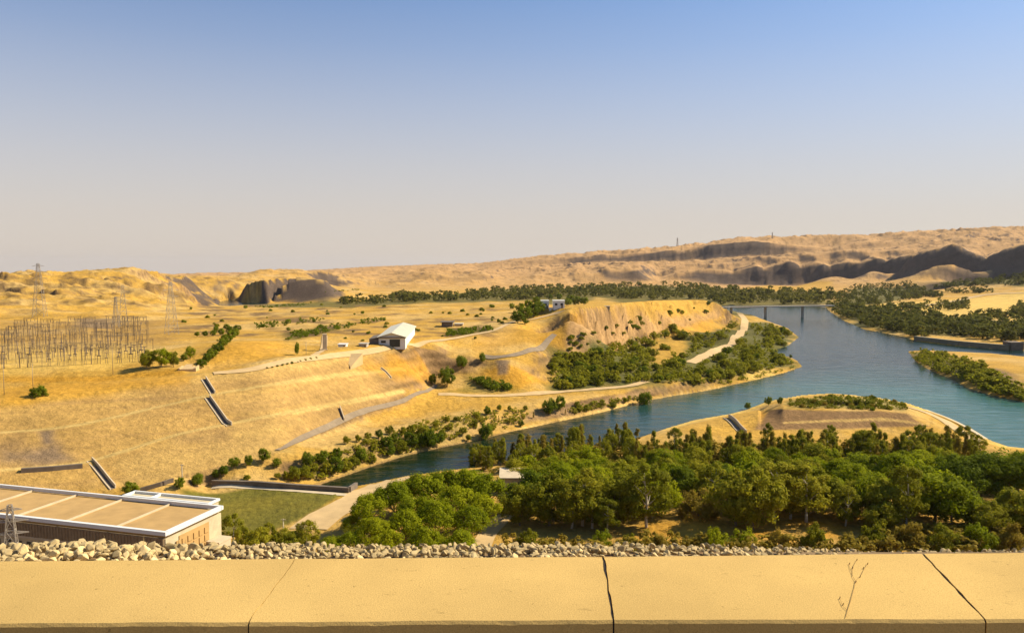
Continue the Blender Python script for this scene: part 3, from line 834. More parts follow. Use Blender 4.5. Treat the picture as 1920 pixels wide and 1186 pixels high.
# ------------------------------------------------------------------ ground object
ii, jj = np.meshgrid(np.arange(NT - 1), np.arange(ND - 1), indexing='ij')
a = (ii * ND + jj).ravel(); b = ((ii + 1) * ND + jj).ravel()
FC = np.column_stack([a, b, b + 1, a + 1])[:, ::-1]
Vt = np.column_stack([X.ravel(), Y.ravel(), Z.ravel()])
gm = bpy.data.materials.new('dry_ground'); gm.use_nodes = True
n = gm.node_tree; N = n.nodes; L = n.links
b_ = N['Principled BSDF']; b_.inputs['Roughness'].default_value = 0.95; b_.inputs['Specular IOR Level'].default_value = 0.1
at = N.new('ShaderNodeAttribute'); at.attribute_name = 'cover'
tco = N.new('ShaderNodeTexCoord')
def nz(scale, det, rough=0.65):
    q = N.new('ShaderNodeTexNoise'); q.inputs['Scale'].default_value = scale; q.inputs['Detail'].default_value = det
    q.inputs['Roughness'].default_value = rough
    L.new(tco.outputs['Object'], q.inputs['Vector']); return q
na = nz(0.55, 9, 0.72); nb = nz(0.06, 8)
mr1 = N.new('ShaderNodeMapRange'); mr1.inputs[1].default_value = 0.25; mr1.inputs[2].default_value = 0.75; mr1.inputs[3].default_value = 0.60; mr1.inputs[4].default_value = 1.36
L.new(na.outputs['Fac'], mr1.inputs[0])
mr2 = N.new('ShaderNodeMapRange'); mr2.inputs[1].default_value = 0.25; mr2.inputs[2].default_value = 0.75; mr2.inputs[3].default_value = 0.74; mr2.inputs[4].default_value = 1.24
L.new(nb.outputs['Fac'], mr2.inputs[0])
mm = N.new('ShaderNodeMath'); mm.operation = 'MULTIPLY'; L.new(mr1.outputs[0], mm.inputs[0]); L.new(mr2.outputs[0], mm.inputs[1])
vm = N.new('ShaderNodeVectorMath'); vm.operation = 'SCALE'; L.new(at.outputs['Color'], vm.inputs[0]); L.new(mm.outputs[0], vm.inputs['Scale'])
L.new(vm.outputs[0], b_.inputs['Base Color'])
bp = N.new('ShaderNodeBump'); bp.inputs['Strength'].default_value = 0.75; bp.inputs['Distance'].default_value = 1.0
L.new(na.outputs['Fac'], bp.inputs['Height']); L.new(bp.outputs[0], b_.inputs['Normal'])
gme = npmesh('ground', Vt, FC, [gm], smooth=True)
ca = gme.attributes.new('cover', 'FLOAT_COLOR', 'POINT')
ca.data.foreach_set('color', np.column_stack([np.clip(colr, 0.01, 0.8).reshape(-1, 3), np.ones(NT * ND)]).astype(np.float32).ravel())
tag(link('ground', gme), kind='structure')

# ------------------------------------------------------------------ water
wm = bpy.data.materials.new('river_water'); wm.use_nodes = True
n = wm.node_tree; N = n.nodes; L = n.links
b_ = N['Principled BSDF']; b_.inputs['Roughness'].default_value = 0.12; b_.inputs['IOR'].default_value = 1.33
b_.inputs['Specular IOR Level'].default_value = 0.22
at = N.new('ShaderNodeAttribute'); at.attribute_name = 'silt_shade'; L.new(at.outputs['Color'], b_.inputs['Base Color'])
tco = N.new('ShaderNodeTexCoord')
mp = N.new('ShaderNodeMapping'); mp.inputs['Scale'].default_value = (0.10, 0.22, 1); mp.inputs['Rotation'].default_value = (0, 0, R(20))
L.new(tco.outputs['Object'], mp.inputs['Vector'])
q = N.new('ShaderNodeTexNoise'); q.inputs['Scale'].default_value = 1.0; q.inputs['Detail'].default_value = 6; q.inputs['Roughness'].default_value = 0.6
q.inputs['Distortion'].default_value = 0.6
L.new(mp.outputs[0], q.inputs['Vector'])
bp = N.new('ShaderNodeBump'); bp.inputs['Strength'].default_value = 0.45; bp.inputs['Distance'].default_value = 0.8
L.new(q.outputs['Fac'], bp.inputs['Height']); L.new(bp.outputs[0], b_.inputs['Normal'])
wx, wy = np.meshgrid(np.linspace(-560, 820, 240), np.linspace(120, 1500, 240), indexing='ij')
wi, wj = np.meshgrid(np.arange(239), np.arange(239), indexing='ij')
a = (wi * 240 + wj).ravel(); b = a + 240
wme = npmesh('water', np.column_stack([wx.ravel(), wy.ravel(), np.zeros(wx.size)]), np.column_stack([a, b, b + 1, a + 1]), [wm], smooth=True)
mid = np.array([0.007, 0.027, 0.023]); turq = np.array([0.038, 0.115, 0.095]); chan_shade = np.array([0.008, 0.018, 0.007])
c = np.broadcast_to(mid, wx.shape + (3,)).copy()
pT = at_z(1880, 790, 0)[:2]
c = lerp(c, turq, 1 - sstep(40, 190, np.hypot(wx - pT[0], wy - pT[1]) + 30 * fbm(wx / 60, wy / 60, 3, 61)))
p0, p1 = at_z(800, 860, 0)[:2], at_z(1180, 790, 0)[:2]
tt = ((wx - p0[0]) * (p1[0] - p0[0]) + (wy - p0[1]) * (p1[1] - p0[1])) / np.sum((p1 - p0) ** 2)
c = lerp(c, chan_shade, 1 - sstep(0.0, 1.5, tt))  # bank reflection and shade painted dark along the narrow channel
c = c * (1 + 0.35 * fbm(wx / 40, wy / 25, 3, 62))[..., None]
ca = wme.attributes.new('silt_shade', 'FLOAT_COLOR', 'POINT')
ca.data.foreach_set('color', np.column_stack([np.clip(c, 0.003, 1).reshape(-1, 3), np.ones(wx.size)]).astype(np.float32).ravel())
tag(link('water', wme), kind='structure')


# ------------------------------------------------------------------ roads and tracks, draped on the ground
def ribbon(name, pts, width, m, lift=0.12, step=2.5):
    q = [np.array(p[:2], float) for p in pts]
    # smooth line
    dens = []
    for i in range(len(q) - 1):
        pa = q[max(i - 1, 0)]; pb = q[i]; pc = q[i + 1]; pd = q[min(i + 2, len(q) - 1)]
        k = max(2, int(np.linalg.norm(pc - pb) / step))
        for s in range(k):
            t = s / k
            dens.append(0.5 * ((2 * pb) + (pc - pa) * t + (2 * pa - 5 * pb + 4 * pc - pd) * t * t + (3 * pb - pa - 3 * pc + pd) * t ** 3))
    dens.append(q[-1])
    dens = np.array(dens)
    tg = np.gradient(dens, axis=0); tg /= np.linalg.norm(tg, axis=1)[:, None] + 1e-9
    nr = np.column_stack([-tg[:, 1], tg[:, 0]])
    NW = 5
    V = []
    wv = width * (1 + 0.10 * noise(np.arange(len(dens)) * 0.31, np.zeros(len(dens)), 3))
    for s in np.linspace(-.5, .5, NW):
        pp = dens + nr * (wv * s)[:, None]
        V.append(np.column_stack([pp, ground(pp[:, 0], pp[:, 1]) + lift]))
    V = np.array(V); k = len(dens)
    ci, cj = np.meshgrid(np.arange(NW - 1), np.arange(k - 1), indexing='ij')
    a = (ci * k + cj).ravel(); b = a + k
    o = link(name, npmesh(name, V.reshape(-1, 3), np.column_stack([a, a + 1, b + 1, b]), [m], smooth=True))
    return tag(o, kind='structure')


ribbon('service_road', [at_z(*p) for p in ROAD_SERVICE[1:-1]], 1.7, M['asphalt'], 0.22)
ribbon('bluff_track', [at_z(*p) for p in TRACK_BLUFF], 6.5, M['dirt'], 0.25)
ribbon('river_track', [hit(u, v) for u, v in [(578, 992), (610, 968), (660, 942), (705, 915), (735, 901), (765, 893)]], 8.5, M['dirt'], 0.15)
ribbon('berm_track', [at_z(*p) for p in [(822, 738, 7.8), (900, 742, 6.6), (980, 740, 6), (1100, 731, 5), (1180, 724, 5), (1212, 716, 5)]], 4.0, M['dirt'], 0.2)
ribbon('bluff_road', [hit(u, v) for u, v in [(905, 668), (950, 668), (1000, 655), (1030, 636), (1040, 627)]], 3.0, M['asphalt'], 0.3)
ribbon('terrace_road', [hit(u, v) for u, v in [(400, 700), (500, 686), (640, 665), (725, 652), (800, 641), (870, 631), (930, 618), (985, 601), (1040, 588), (1090, 578)]], 3.0, M['dirt'], 0.25)
ribbon('terrace_path', [hit(u, v) for u, v in [(588, 668), (606, 655), (609, 630)]], 2.5, M['dirt'], 0.25)
ribbon('wood_path', [hit(u, v) for u, v in [(896, 1040), (915, 1000), (950, 965)]], 4.0, M['dirt'], 0.12)
ribbon('bank_edge', [at_z(u, v, .6) for u, v in [(1735, 769), (1780, 786), (1820, 806), (1848, 823)]], 1.6, M['pale_concrete'], 0.5)
ribbon('bank_road', [at_z(u, v, 2) for u, v in [(1702, 762), (1745, 778), (1790, 800), (1835, 825)]], 5.0, M['dirt'], 0.2)
ribbon('valley_track', [hit(u, v) for u, v in [(1640, 579), (1740, 572), (1830, 556), (1920, 549)]], 9.0, M['dirt'], 0.6, 8)

# ------------------------------------------------------------------ dam crest: slope, parapet, rip-rap
TOP = EYE - 1.2
mb = MB()
mb.add([(-160, 3.3, TOP - 0.62), (160, 3.3, TOP - 0.62), (160, 5.25, TOP - 0.75), (-160, 5.25, TOP - 0.75), (160, 132, 1.0), (-160, 132, 1.0)], [(0, 1, 2, 3), (3, 2, 4, 5)])
mb.add([(-160, 2.7, TOP - 0.5), (-160, -8, TOP - 0.5), (160, -8, TOP - 0.5), (160, 2.7, TOP - 0.5)], [(0, 1, 2, 3)])
tag(mb.build('dam_embankment', M['soil']), kind='structure')

far_e = [(-500, 1056), (555, 1047), (1132, 1043), (1730, 1037), (2500, 1030)]
near_e = [(-500, 1170), (465, 1165), (1150, 1161), (1845, 1159), (2500, 1156)]
gap = [0.0, 0.0016, 0.0042, 0.0045, 0.0]
labels = ['sandy concrete parapet section at the left end, ending at a hairline crack',
          'sandy concrete parapet section between the hairline crack and the nearest wide black joint',
          'sandy concrete parapet section with the dry weed sprig on it, between two black joints',
          'sandy concrete parapet section at the right end, beyond the slanting black joint']


def crack_pts(i, side):
    """the top end line of a section at joint i, slightly irregular"""
    f = at_z(*far_e[i], TOP); k = at_z(*near_e[i], TOP)
    o = []
    for s in range(13):
        t = s / 12
        p = k + (f - k) * t
        j = 0 if i in (0, 4) else (0.006 if i == 1 else 0.003) * float(noise(t * 7, i * 3.1, 5))
        g_ = gap[i] * (1 + 1.1 * float(noise(t * 9, i + side * 2.2, 9)))
        o.append((p[0] + j + side * g_, p[1]))
    return o


for i in range(4):
    lft = crack_pts(i, 1); rgt = crack_pts(i + 1, -1)
    mb = MB(); n_ = len(lft); bev = 0.008
    NX = 40
    V = []; nn = {}
    for s in range(n_):
        for k in range(NX + 1):
            t = k / NX
            x = lft[s][0] * (1 - t) + rgt[s][0] * t; y = lft[s][1] * (1 - t) + rgt[s][1] * t
            z = TOP + 0.0015 * float(noise(x * 3, y * 3, 4))
            if s == 0:
                y += 0.003 * float(noise(x * 9, 0.5, 7)); z -= 0.0005
            V.append((x, y, z))
    mb.add(V, [(s * (NX + 1) + k, s * (NX + 1) + k + 1, (s + 1) * (NX + 1) + k + 1, (s + 1) * (NX + 1) + k) for s in range(n_ - 1) for k in range(NX)])
    # front face with a chipped arris
    V = []
    for lev in (0, 1, 2):
        for k in range(NX + 1):
            t = k / NX
            x = lft[0][0] * (1 - t) + rgt[0][0] * t; y = lft[0][1] * (1 - t) + rgt[0][1] * t
            y += 0.003 * float(noise(x * 9, 0.5, 7))
            z = TOP - 0.0005 + 0.0015 * float(noise(x * 3, lft[0][1] * 3, 4))
            if lev == 1: y -= bev; z -= bev * 1.2 + 0.005 * max(0, float(noise(x * 14, 3.3, 2)))
            if lev == 2: y -= bev; z = TOP - 0.5
            V.append((x, y, z))
    mb.add(V, [(r * (NX + 1) + k + 0, (r + 1) * (NX + 1) + k, (r + 1) * (NX + 1) + k + 1, r * (NX + 1) + k + 1) for r in (0, 1) for k in range(NX)])
    # ends and back
    for E, flip in ((lft, 0), (rgt, 1)):
        V = [(x, y, TOP - (0.004 if q == 0 else 0)) for q, (x, y) in enumerate(E)] + [(x, y, TOP - 0.7) for x, y in E]
        fs = [(q, q + 1, n_ + q + 1, n_ + q) for q in range(n_ - 1)]
        mb.add(V, [f[::-1] for f in fs] if flip else fs)
    mb.add([(*lft[-1], TOP), (*rgt[-1], TOP), (*rgt[-1], TOP - 0.7), (*lft[-1], TOP - 0.7)], [(0, 1, 2, 3)])
    sec = tag(mb.build('parapet_section', M['concrete']), labels[i], 'parapet', 'sections of the concrete parapet')
    if i < 3:
        E1 = crack_pts(i + 1, -1); E2 = crack_pts(i + 1, 1); mf = MB()
        zj = TOP - (0.0035 if i else 0.006)
        V = [(x + .0002, y, zj) for x, y in E1] + [(x - .0002, y, zj) for x, y in E2]
        mf.add(V, [(q, n_ + q, n_ + q + 1, q + 1) for q in range(n_ - 1)])
        mf.add([(E1[0][0], E1[0][1] - .004, zj), (E2[0][0], E2[0][1] - .004, zj), (E2[0][0], E2[0][1] - .004, TOP - .5), (E1[0][0], E1[0][1] - .004, TOP - .5)], [(3, 2, 1, 0)])
        mf.build('joint_filler', M['bitumen'], sec)

# rip-rap rocks
import bmesh
rock_meshes = []
for k in range(14):
    bm = bmesh.new()
    rr = random.Random(100 + k)
    sx, sy, sz = rr.uniform(.85, 1.35), rr.uniform(.7, 1.1), rr.uniform(.55, .95)
    for _ in range(rr.randint(13, 20)):
        q = Vector((rr.gauss(0, 1), rr.gauss(0, 1), rr.gauss(0, 1))).normalized() * rr.uniform(.8, 1.05)
        bm.verts.new((q.x * sx, q.y * sy, q.z * sz))
    h_ = bmesh.ops.convex_hull(bm, input=bm.verts[:])
    bmesh.ops.delete(bm, geom=[v for v in bm.verts if not v.link_faces], context='VERTS')
    bmesh.ops.bevel(bm, geom=bm.edges[:], offset=0.07, segments=1, affect='EDGES')
    bmesh.ops.triangulate(bm, faces=bm.faces[:])
    me = bpy.data.meshes.new('rock'); bm.to_mesh(me); bm.free(); me.materials.append(M['rock'])
    rock_meshes.append(me)
rocks = []
# height of the heap above the sight line over the parapet, from left to right (photo rows)
hx = [-300, 0, 160, 350, 520, 620, 800, 1000, 1200, 1300, 1500, 1640, 1700, 1920, 2200]
hv = [1010, 1022, 1014, 1022, 1016, 1022, 1022, 1019, 1019, 1021, 1026, 1034, 1032, 1030, 1028]
for _ in range(15000):
    u = random.uniform(-260, 2180)
    y = random.uniform(4.2, 5.45)
    top = np.interp(u, hx, hv)
    zt = at_d(960, top, 5.15)[2] - 0.055                  # crest of the heap
    x = (u - 960) / F * y * 1.03
    prof = 1 - abs(y - 5.05) / 1.0
    z = zt - 0.10 * max(0, 5.05 - y) * 2.0 - 0.25 * max(0, y - 5.1) ** 1.2
    s = random.uniform(0.016, 0.034) * (1.35 if u < 420 else (1.0 if u < 1350 else 0.9)) * (1.5 if random.random() < .06 else 1)
    ok = True
    for (qx, qy, qz, qs) in rocks[-3500:]:
        if (qx - x) ** 2 + (qy - y) ** 2 < (0.60 * (qs + s)) ** 2: ok = False; break
    if ok: rocks.append((x, y, z + random.uniform(-.012, .02), s))
# the rocks nearest the crest line show most
def shows(r):
    u = 960 + r[0] / r[1] * F; 
    return (0 < u < 1920) * (r[3] * 10 - abs(r[1] - 4.95) * 0.9 + r[2])
order = sorted(rocks, key=shows, reverse=True)
RL = 'pale rubble rock lying in the rip-rap strip behind the concrete parapet'
for (x, y, z, s) in order[:300]:
    o = link('rock', random.choice(rock_meshes), None, (x, y, z), 0, (s, s, s))
    o.rotation_euler = (random.uniform(-.5, .5), random.uniform(-.5, .5), random.uniform(0, 6.28))
    tag(o, RL, 'rock', 'rip-rap rocks behind the parapet')
VV = []; FF = []; off = 0
for (x, y, z, s) in order[300:]:
    me = random.choice(rock_meshes)
    co = np.empty(len(me.vertices) * 3, np.float32); me.vertices.foreach_get('co', co); co = co.reshape(-1, 3)
    f = np.empty(len(me.polygons) * 3, np.int32); me.polygons.foreach_get('vertices', f); f = f.reshape(-1, 3)
    mr_ = np.array(Matrix.Rotation(random.uniform(0, 6.28), 3, 'Z') @ Matrix.Rotation(random.uniform(-.6, .6), 3, 'X'))
    VV.append(co @ mr_.T * s + np.array([x, y, z])); FF.append(f + off); off += len(co)
tag(link('rubble', npmesh('rubble', np.concatenate(VV), np.concatenate(FF), [M['rock']])),
    'loose pale rubble filling the rip-rap strip between its larger rocks', 'rubble', kind='stuff')
# bed under the heap
mb = MB(); V = []
us = np.linspace(-300, 2220, 64)
for (y, dz) in ((3.6, -0.5), (4.4, -0.22), (5.05, -0.045), (5.35, -0.16), (6.5, -0.75)):
    for u in us: V.append(((u - 960) / F * y * 1.03, y, at_d(960, np.interp(u, hx, hv), 5.15)[2] - 0.055 + dz))
mb.add(V, [(r * 64 + k, r * 64 + k + 1, (r + 1) * 64 + k + 1, (r + 1) * 64 + k) for r in range(4) for k in range(63)])
tag(mb.build('rubble_bed', M['soil']), kind='structure')

# dry weed on the near side of the parapet
mb = MB()
def wp(u, v): return tuple(at_z(u, v, TOP + 0.004))
st = [(1586, 1156), (1589, 1143), (1594, 1128), (1602, 1100), (1604, 1088)]
for p, q in zip(st, st[1:]): mb.tube(wp(*p), wp(*q), 0.0009, 0.0008, 5)
for br in ([(1604, 1088), (1614, 1078), (1620, 1066), (1626, 1056)], [(1604, 1088), (1598, 1078), (1599, 1062), (1606, 1049)], [(1589, 1143), (1580, 1135), (1574, 1120)], [(1599, 1078), (1594, 1066), (1592, 1056)]):
    for p, q in zip(br, br[1:]): mb.tube(wp(*p), wp(*q), 0.0007, 0.0005, 5)
wr = link('dry_weed', mb.mesh('dry_weed', M['weed']))
tag(wr, 'thin dry brown weed sprig lying flat on top of the concrete parapet', 'weed')
for u, v in [(1626, 1056), (1606, 1049), (1592, 1056), (1598, 1064), (1574, 1120), (1580, 1132), (1604, 1090), (1618, 1064), (1612, 1080)]:
    hd = MB(); p = wp(u, v); hd.tube((p[0], p[1], p[2] - .005), (p[0] + .003, p[1], p[2] + .005), 0.0018, 0.0014, 6)
    hd.build('seed_head', M['weed'], wr)


# ------------------------------------------------------------------ trees
def leaves(cent, cr, n, size, outc, seed, flat=1.0):
    """leaf clumps: n small blades round each clump centre"""
    g = np.random.default_rng(seed)
    k = len(cent)
    c = np.repeat(cent, n, 0); r = np.repeat(cr, n)
    d = g.normal(size=(k * n, 3)); d /= np.linalg.norm(d, axis=1)[:, None]
    d[:, 2] *= flat
    p = c + d * (r * g.uniform(0.45, 1.05, k * n))[:, None]
    o = p - outc; o /= np.linalg.norm(o, axis=1)[:, None] + 1e-6
    nrm = d * 0.8 + o * 0.7 + g.normal(size=p.shape) * 0.45
    nrm /= np.linalg.norm(nrm, axis=1)[:, None]
    a_ = np.cross(nrm, g.normal(size=p.shape)); a_ /= np.linalg.norm(a_, axis=1)[:, None]
    b2 = np.cross(nrm, a_)
    s = (size * g.uniform(0.55, 1.25, k * n))[:, None]
    V = np.stack([p - a_ * s, p + b2 * s * .55, p + a_ * s, p - b2 * s * .55], 1).reshape(-1, 3)
    return V, np.arange(len(V)).reshape(-1, 4)


def crown(kind, seed, dens=1.0):
    """crown of a tree 10 m tall standing on the origin"""
    g = np.random.default_rng(seed)
    if kind == 'pine':          # broad domed head
        k = 64; q = g.normal(size=(k, 3)); q /= np.linalg.norm(q, axis=1)[:, None]
        q[:, 2] = np.abs(q[:, 2]) * 1.15 - 0.5
        rad = g.uniform(0.55, 1.0, k) ** 0.6
        lob = 1 + 0.22 * np.sin(3 * np.arctan2(q[:, 1], q[:, 0]) + seed)
        cen = np.column_stack([q[:, 0] * 3.9 * rad * lob, q[:, 1] * 3.9 * rad * lob, 5.9 + q[:, 2] * 3.6 * rad]); cr = g.uniform(0.75, 1.35, k); oc = np.array([0, 0, 4.2]); n_, s_ = 120, 0.21
    elif kind == 'gum':         # eucalyptus: tall, loose tiers
        k = 58; t = g.uniform(-0.12, 1, k); ang = g.uniform(0, 6.28, k)
        rr = (0.9 + 2.4 * np.sin(np.clip(t * 0.9 + .12, 0, 1) * np.pi) ** 0.8) * g.uniform(0.25, 1, k) ** .6
        cen = np.column_stack([rr * np.cos(ang), rr * np.sin(ang), 2.6 + t * 6.8]); cr = g.uniform(0.5, 1.0, k); oc = np.array([0, 0, 5.0]); n_, s_ = 105, 0.19
    elif kind == 'column':      # young slim trees
        k = 46; t = g.uniform(0, 1, k); ang = g.uniform(0, 6.28, k)
        rr = (0.25 + 1.35 * (1 - t) ** 0.6 * np.minimum(1, t * 6 + .3)) * g.uniform(0.2, 1, k) ** .6
        cen = np.column_stack([rr * np.cos(ang), rr * np.sin(ang), 1.2 + t * 8.4]); cr = g.uniform(0.4, 0.8, k); oc = np.array([0, 0, 4.5]); n_, s_ = 80, 0.17
    elif kind == 'round':       # bushy tree, leafy to the ground
        k = 56; q = g.normal(size=(k, 3)); q /= np.linalg.norm(q, axis=1)[:, None]
        rad = g.uniform(0.3, 1.0, k) ** 0.5
        lob = 1 + 0.25 * np.sin(2 * np.arctan2(q[:, 1], q[:, 0]) + seed * 1.7)
        cen = np.column_stack([q[:, 0] * 4.2 * rad * lob, q[:, 1] * 4.2 * rad * lob, 5.0 + q[:, 2] * 3.9 * rad]); cr = g.uniform(0.8, 1.5, k); oc = np.array([0, 0, 4.0]); n_, s_ = 110, 0.27
    else:                       # shrub, 10 units tall and broad
        k = 50; q = g.normal(size=(k, 3)); q /= np.linalg.norm(q, axis=1)[:, None]; q[:, 2] = np.abs(q[:, 2])
        rad = g.uniform(0.2, 1.0, k) ** 0.5
        cen = np.column_stack([q[:, 0] * 6.2 * rad, q[:, 1] * 6.2 * rad, 0.6 + q[:, 2] * 8.0 * rad * g.uniform(.7, 1.05, k)]); cr = g.uniform(1.0, 1.9, k); oc = np.array([0, 0, 1.0]); n_, s_ = 100, 0.38
    return leaves(cen, cr, max(6, int(n_ * dens)), s_ / dens ** 0.5, oc, seed + 5)


def trunk_mb(kind, seed):
    r = random.Random(seed); mb = MB()
    top = {'pine': 5.2, 'gum': 8.2, 'column': 8.0, 'round': 4.5, 'shrub': 3.0}[kind]
    r0 = {'pine': 0.26, 'gum': 0.22, 'column': 0.13, 'round': 0.25, 'shrub': 0.3}[kind]
    p = Vector((0, 0, -0.6)); pts = [p]
    for k in range(5):
        p = Vector((p.x + r.uniform(-.22, .22), p.y + r.uniform(-.22, .22), (k + 1) / 5 * top)); pts.append(p)
    for k in range(5): mb.tube(pts[k], pts[k + 1], r0 * (1 - k * .16), r0 * (1 - (k + 1) * .16), 7, cap=(k == 0))
    for k in range(7 if kind in ('pine', 'gum', 'round') else 3):
        b0 = pts[r.choice([2, 3, 4])]; an = k * 0.9 + r.uniform(0, .5)
        ln_ = {'pine': 3.0, 'gum': 1.8, 'column': .7, 'round': 2.6, 'shrub': 2.5}[kind] * r.uniform(.7, 1.1)
        m1 = b0 + Vector((math.cos(an) * ln_ * .5, math.sin(an) * ln_ * .5, ln_ * .45))
        m2 = m1 + Vector((math.cos(an) * ln_ * .5, math.sin(an) * ln_ * .5, ln_ * .55))
        mb.tube(b0, m1, r0 * .45, r0 * .3, 5, cap=False); mb.tube(m1, m2, r0 * .3, r0 * .1, 5, cap=False)
    return mb


TM = {}


def tree_meshes(kind, leaf, bark, nvar, dens, seed0, whole=False):
    key = (kind, leaf, dens, whole)
    if key in TM: return TM[key]
    o = []
    for k in range(nvar):
        V, Fq = crown(kind, seed0 + 13 * k, dens)
        t = trunk_mb(kind, seed0 + k)
        if whole:
            tv = np.array([tuple(p) for p in t.v]); q = [f for f in t.f if len(f) == 4]
            Va = np.concatenate([V, tv]); Fa = np.concatenate([Fq, np.array(q) + len(V)])
            o.append(npmesh('tree', Va, Fa, [M[leaf], M[bark]], np.r_[np.zeros(len(Fq), int), np.ones(len(q), int)]))
        else:
            o.append((npmesh('crown', V, Fq, [M[leaf]]), t.mesh('trunk', M[bark], smooth=True)))
    TM[key] = o
    return o


KIND = {   # style: crown form, leaf, bark, widths
    'pine': ('pine', 'leaf_bright', 'bark'), 'gum': ('gum', 'leaf_olive', 'palebark'), 'column': ('column', 'leaf_olive', 'palebark'),
    'browncol': ('column', 'leaf_brown', 'bark'), 'broad': ('round', 'leaf_olive', 'bark'), 'dark': ('round', 'leaf_dark', 'bark'),
    'darkpine': ('pine', 'leaf_dark', 'bark'), 'bright': ('round', 'leaf_bright', 'bark'), 'bush': ('shrub', 'leaf_olive', 'bark'),
    'brightbush': ('shrub', 'leaf_bright', 'bark'), 'darkbush': ('shrub', 'leaf_dark', 'bark'), 'brownbush': ('shrub', 'leaf_brown', 'bark')}


def plant(u, v, hpx, style, name, label, cat, group=None, wide=1.0, whole=False, dens=1.0, pos=None):
    """a plant whose foot is seen at photo pixel (u, v) and which is hpx photo pixels tall"""
    p = hit(u, v) if pos is None else np.array([pos[0], pos[1], gz(*pos)])
    d = math.hypot(p[0], p[1])
    h = hpx * d / F * 1.0
    s = h / 10.0
    kind, leaf, bark = KIND[style]
    sc = (s * wide * random.uniform(.94, 1.06), s * wide * random.uniform(.94, 1.06), s)
    rz = random.uniform(0, 6.28)
    if whole:
        me = random.choice(tree_meshes(kind, leaf, bark, 6, dens, 300 + len(kind) * 31, True))
        o = link(name, me, None, p, rz, sc)
        return tag(o, label, cat, group)
    cm, tm = random.choice(tree_meshes(kind, leaf, bark, 6, dens, 500 + len(style) * 37))
    o = empty(name, p, rz, sc)
    tag(o, label, cat, group)
    link('crown', cm, o); link('trunk', tm, o)
    return o


# grove left of the pale roof: bright stone pines
GA = [(690, 1000, 85), (740, 985, 95), (790, 972, 98), (832, 962, 98), (872, 960, 95), (912, 968, 93), (700, 1040, 82), (760, 1030, 86), (820, 1020, 95), (880, 1024, 88),
      (655, 1050, 62), (622, 1055, 58), (858, 992, 96), (903, 1000, 86), (780, 1008, 92), (728, 1062, 80), (800, 1062, 86), (862, 1064, 82), (715, 968, 62), (752, 958, 66), (890, 942, 72), (660, 1008, 48)]
for q in GA:
    plant(*q, 'pine', 'pine_tree', 'bright green dome-crowned pine in the dense grove right of the straight dirt track', 'tree', 'pines of the grove beside the dirt track', 1.05)
GB = [(975, 985, 82, 'broad'), (1000, 962, 88, 'dark'), (1030, 985, 112, 'broad'), (1062, 960, 100, 'pine'), (1092, 985, 112, 'gum'), (1122, 960, 100, 'pine'), (1150, 982, 104, 'broad'),
      (1182, 970, 104, 'broad'), (1240, 966, 78, 'bright'), (1072, 990, 92, 'gum'), (1110, 990, 90, 'gum'), (962, 955, 55, 'dark'), (1045, 940, 85, 'pine'), (1100, 932, 78, 'pine'),
      (1160, 940, 85, 'broad'), (1205, 950, 80, 'pine'), (1010, 932, 60, 'broad'), (1140, 1000, 70, 'gum')]
for u, v, h, k in GB:
    plant(u, v, h, k, 'tree', 'green tree in the broad clump between the pale shed roof and the ochre clearing', 'tree', 'trees between the shed roof and the clearing', 1.05 if k != 'gum' else 1.3)
plant(1212, 988, 128, 'gum', 'eucalyptus', 'slender olive eucalyptus with bare pale trunk at the left edge of the ochre clearing', 'tree', None, 1.1)
GC = [(1275, 935, 72, 'dark'), (1302, 928, 66, 'broad'), (1340, 945, 80, 'gum'), (1380, 985, 112, 'broad'), (1412, 992, 124, 'broad'), (1452, 976, 112, 'gum'), (1402, 955, 100, 'bright'),
      (1440, 945, 92, 'broad'), (1482, 972, 98, 'gum'), (1512, 978, 104, 'gum'), (1492, 950, 90, 'broad'), (1532, 962, 88, 'broad'), (1562, 962, 72, 'pine'), (1345, 922, 60, 'dark'), (1310, 968, 62, 'brownbush')]
for u, v, h, k in GC:
    plant(u, v, h, k, 'tree', 'green tree in the middle clump, rising behind the ochre clearing', 'tree', 'trees behind the ochre clearing', 1.0 if k != 'gum' else 1.3)
GD = [(1585, 985, 72, 'gum'), (1602, 945, 80, 'pine'), (1640, 972, 90, 'pine'), (1662, 985, 86, 'broad'), (1722, 960, 102, 'bright'), (1752, 976, 96, 'bright'), (1782, 985, 90, 'bright'),
      (1622, 925, 75, 'dark'), (1672, 930, 85, 'pine'), (1722, 920, 72, 'pine'), (1580, 925, 70, 'pine'), (1650, 1000, 60, 'broad'), (1600, 968, 66, 'broad')]
for u, v, h, k in GD:
    plant(u, v, h, k, 'tree', 'green tree in the right-hand clump, left of the dark grove at the photo edge', 'tree', 'trees of the right-hand clump', 1.15 if k != 'gum' else 1.15)
plant(1700, 990, 112, 'gum', 'eucalyptus', 'eucalyptus with a pale forked trunk, in the right-hand clump of trees', 'tree', None, 1.0)
GE = [(1802, 945, 86, 'darkpine'), (1842, 940, 92, 'darkpine'), (1882, 945, 92, 'dark'), (1922, 950, 96, 'darkpine'), (1782, 928, 72, 'dark'), (1862, 915, 58, 'darkpine'), (1908, 922, 74, 'pine'), (1962, 950, 95, 'darkpine'),
      (1900, 992, 74, 'broad'), (1850, 1002, 62, 'broad'), (1945, 1000, 74, 'broad'), (1815, 985, 60, 'bright')]
for u, v, h, k in GE:
    plant(u, v, h, k, 'tree', 'dark full-crowned tree in the shadowy grove at the right edge of the wood', 'tree', 'trees of the dark grove on the right', 1.15)
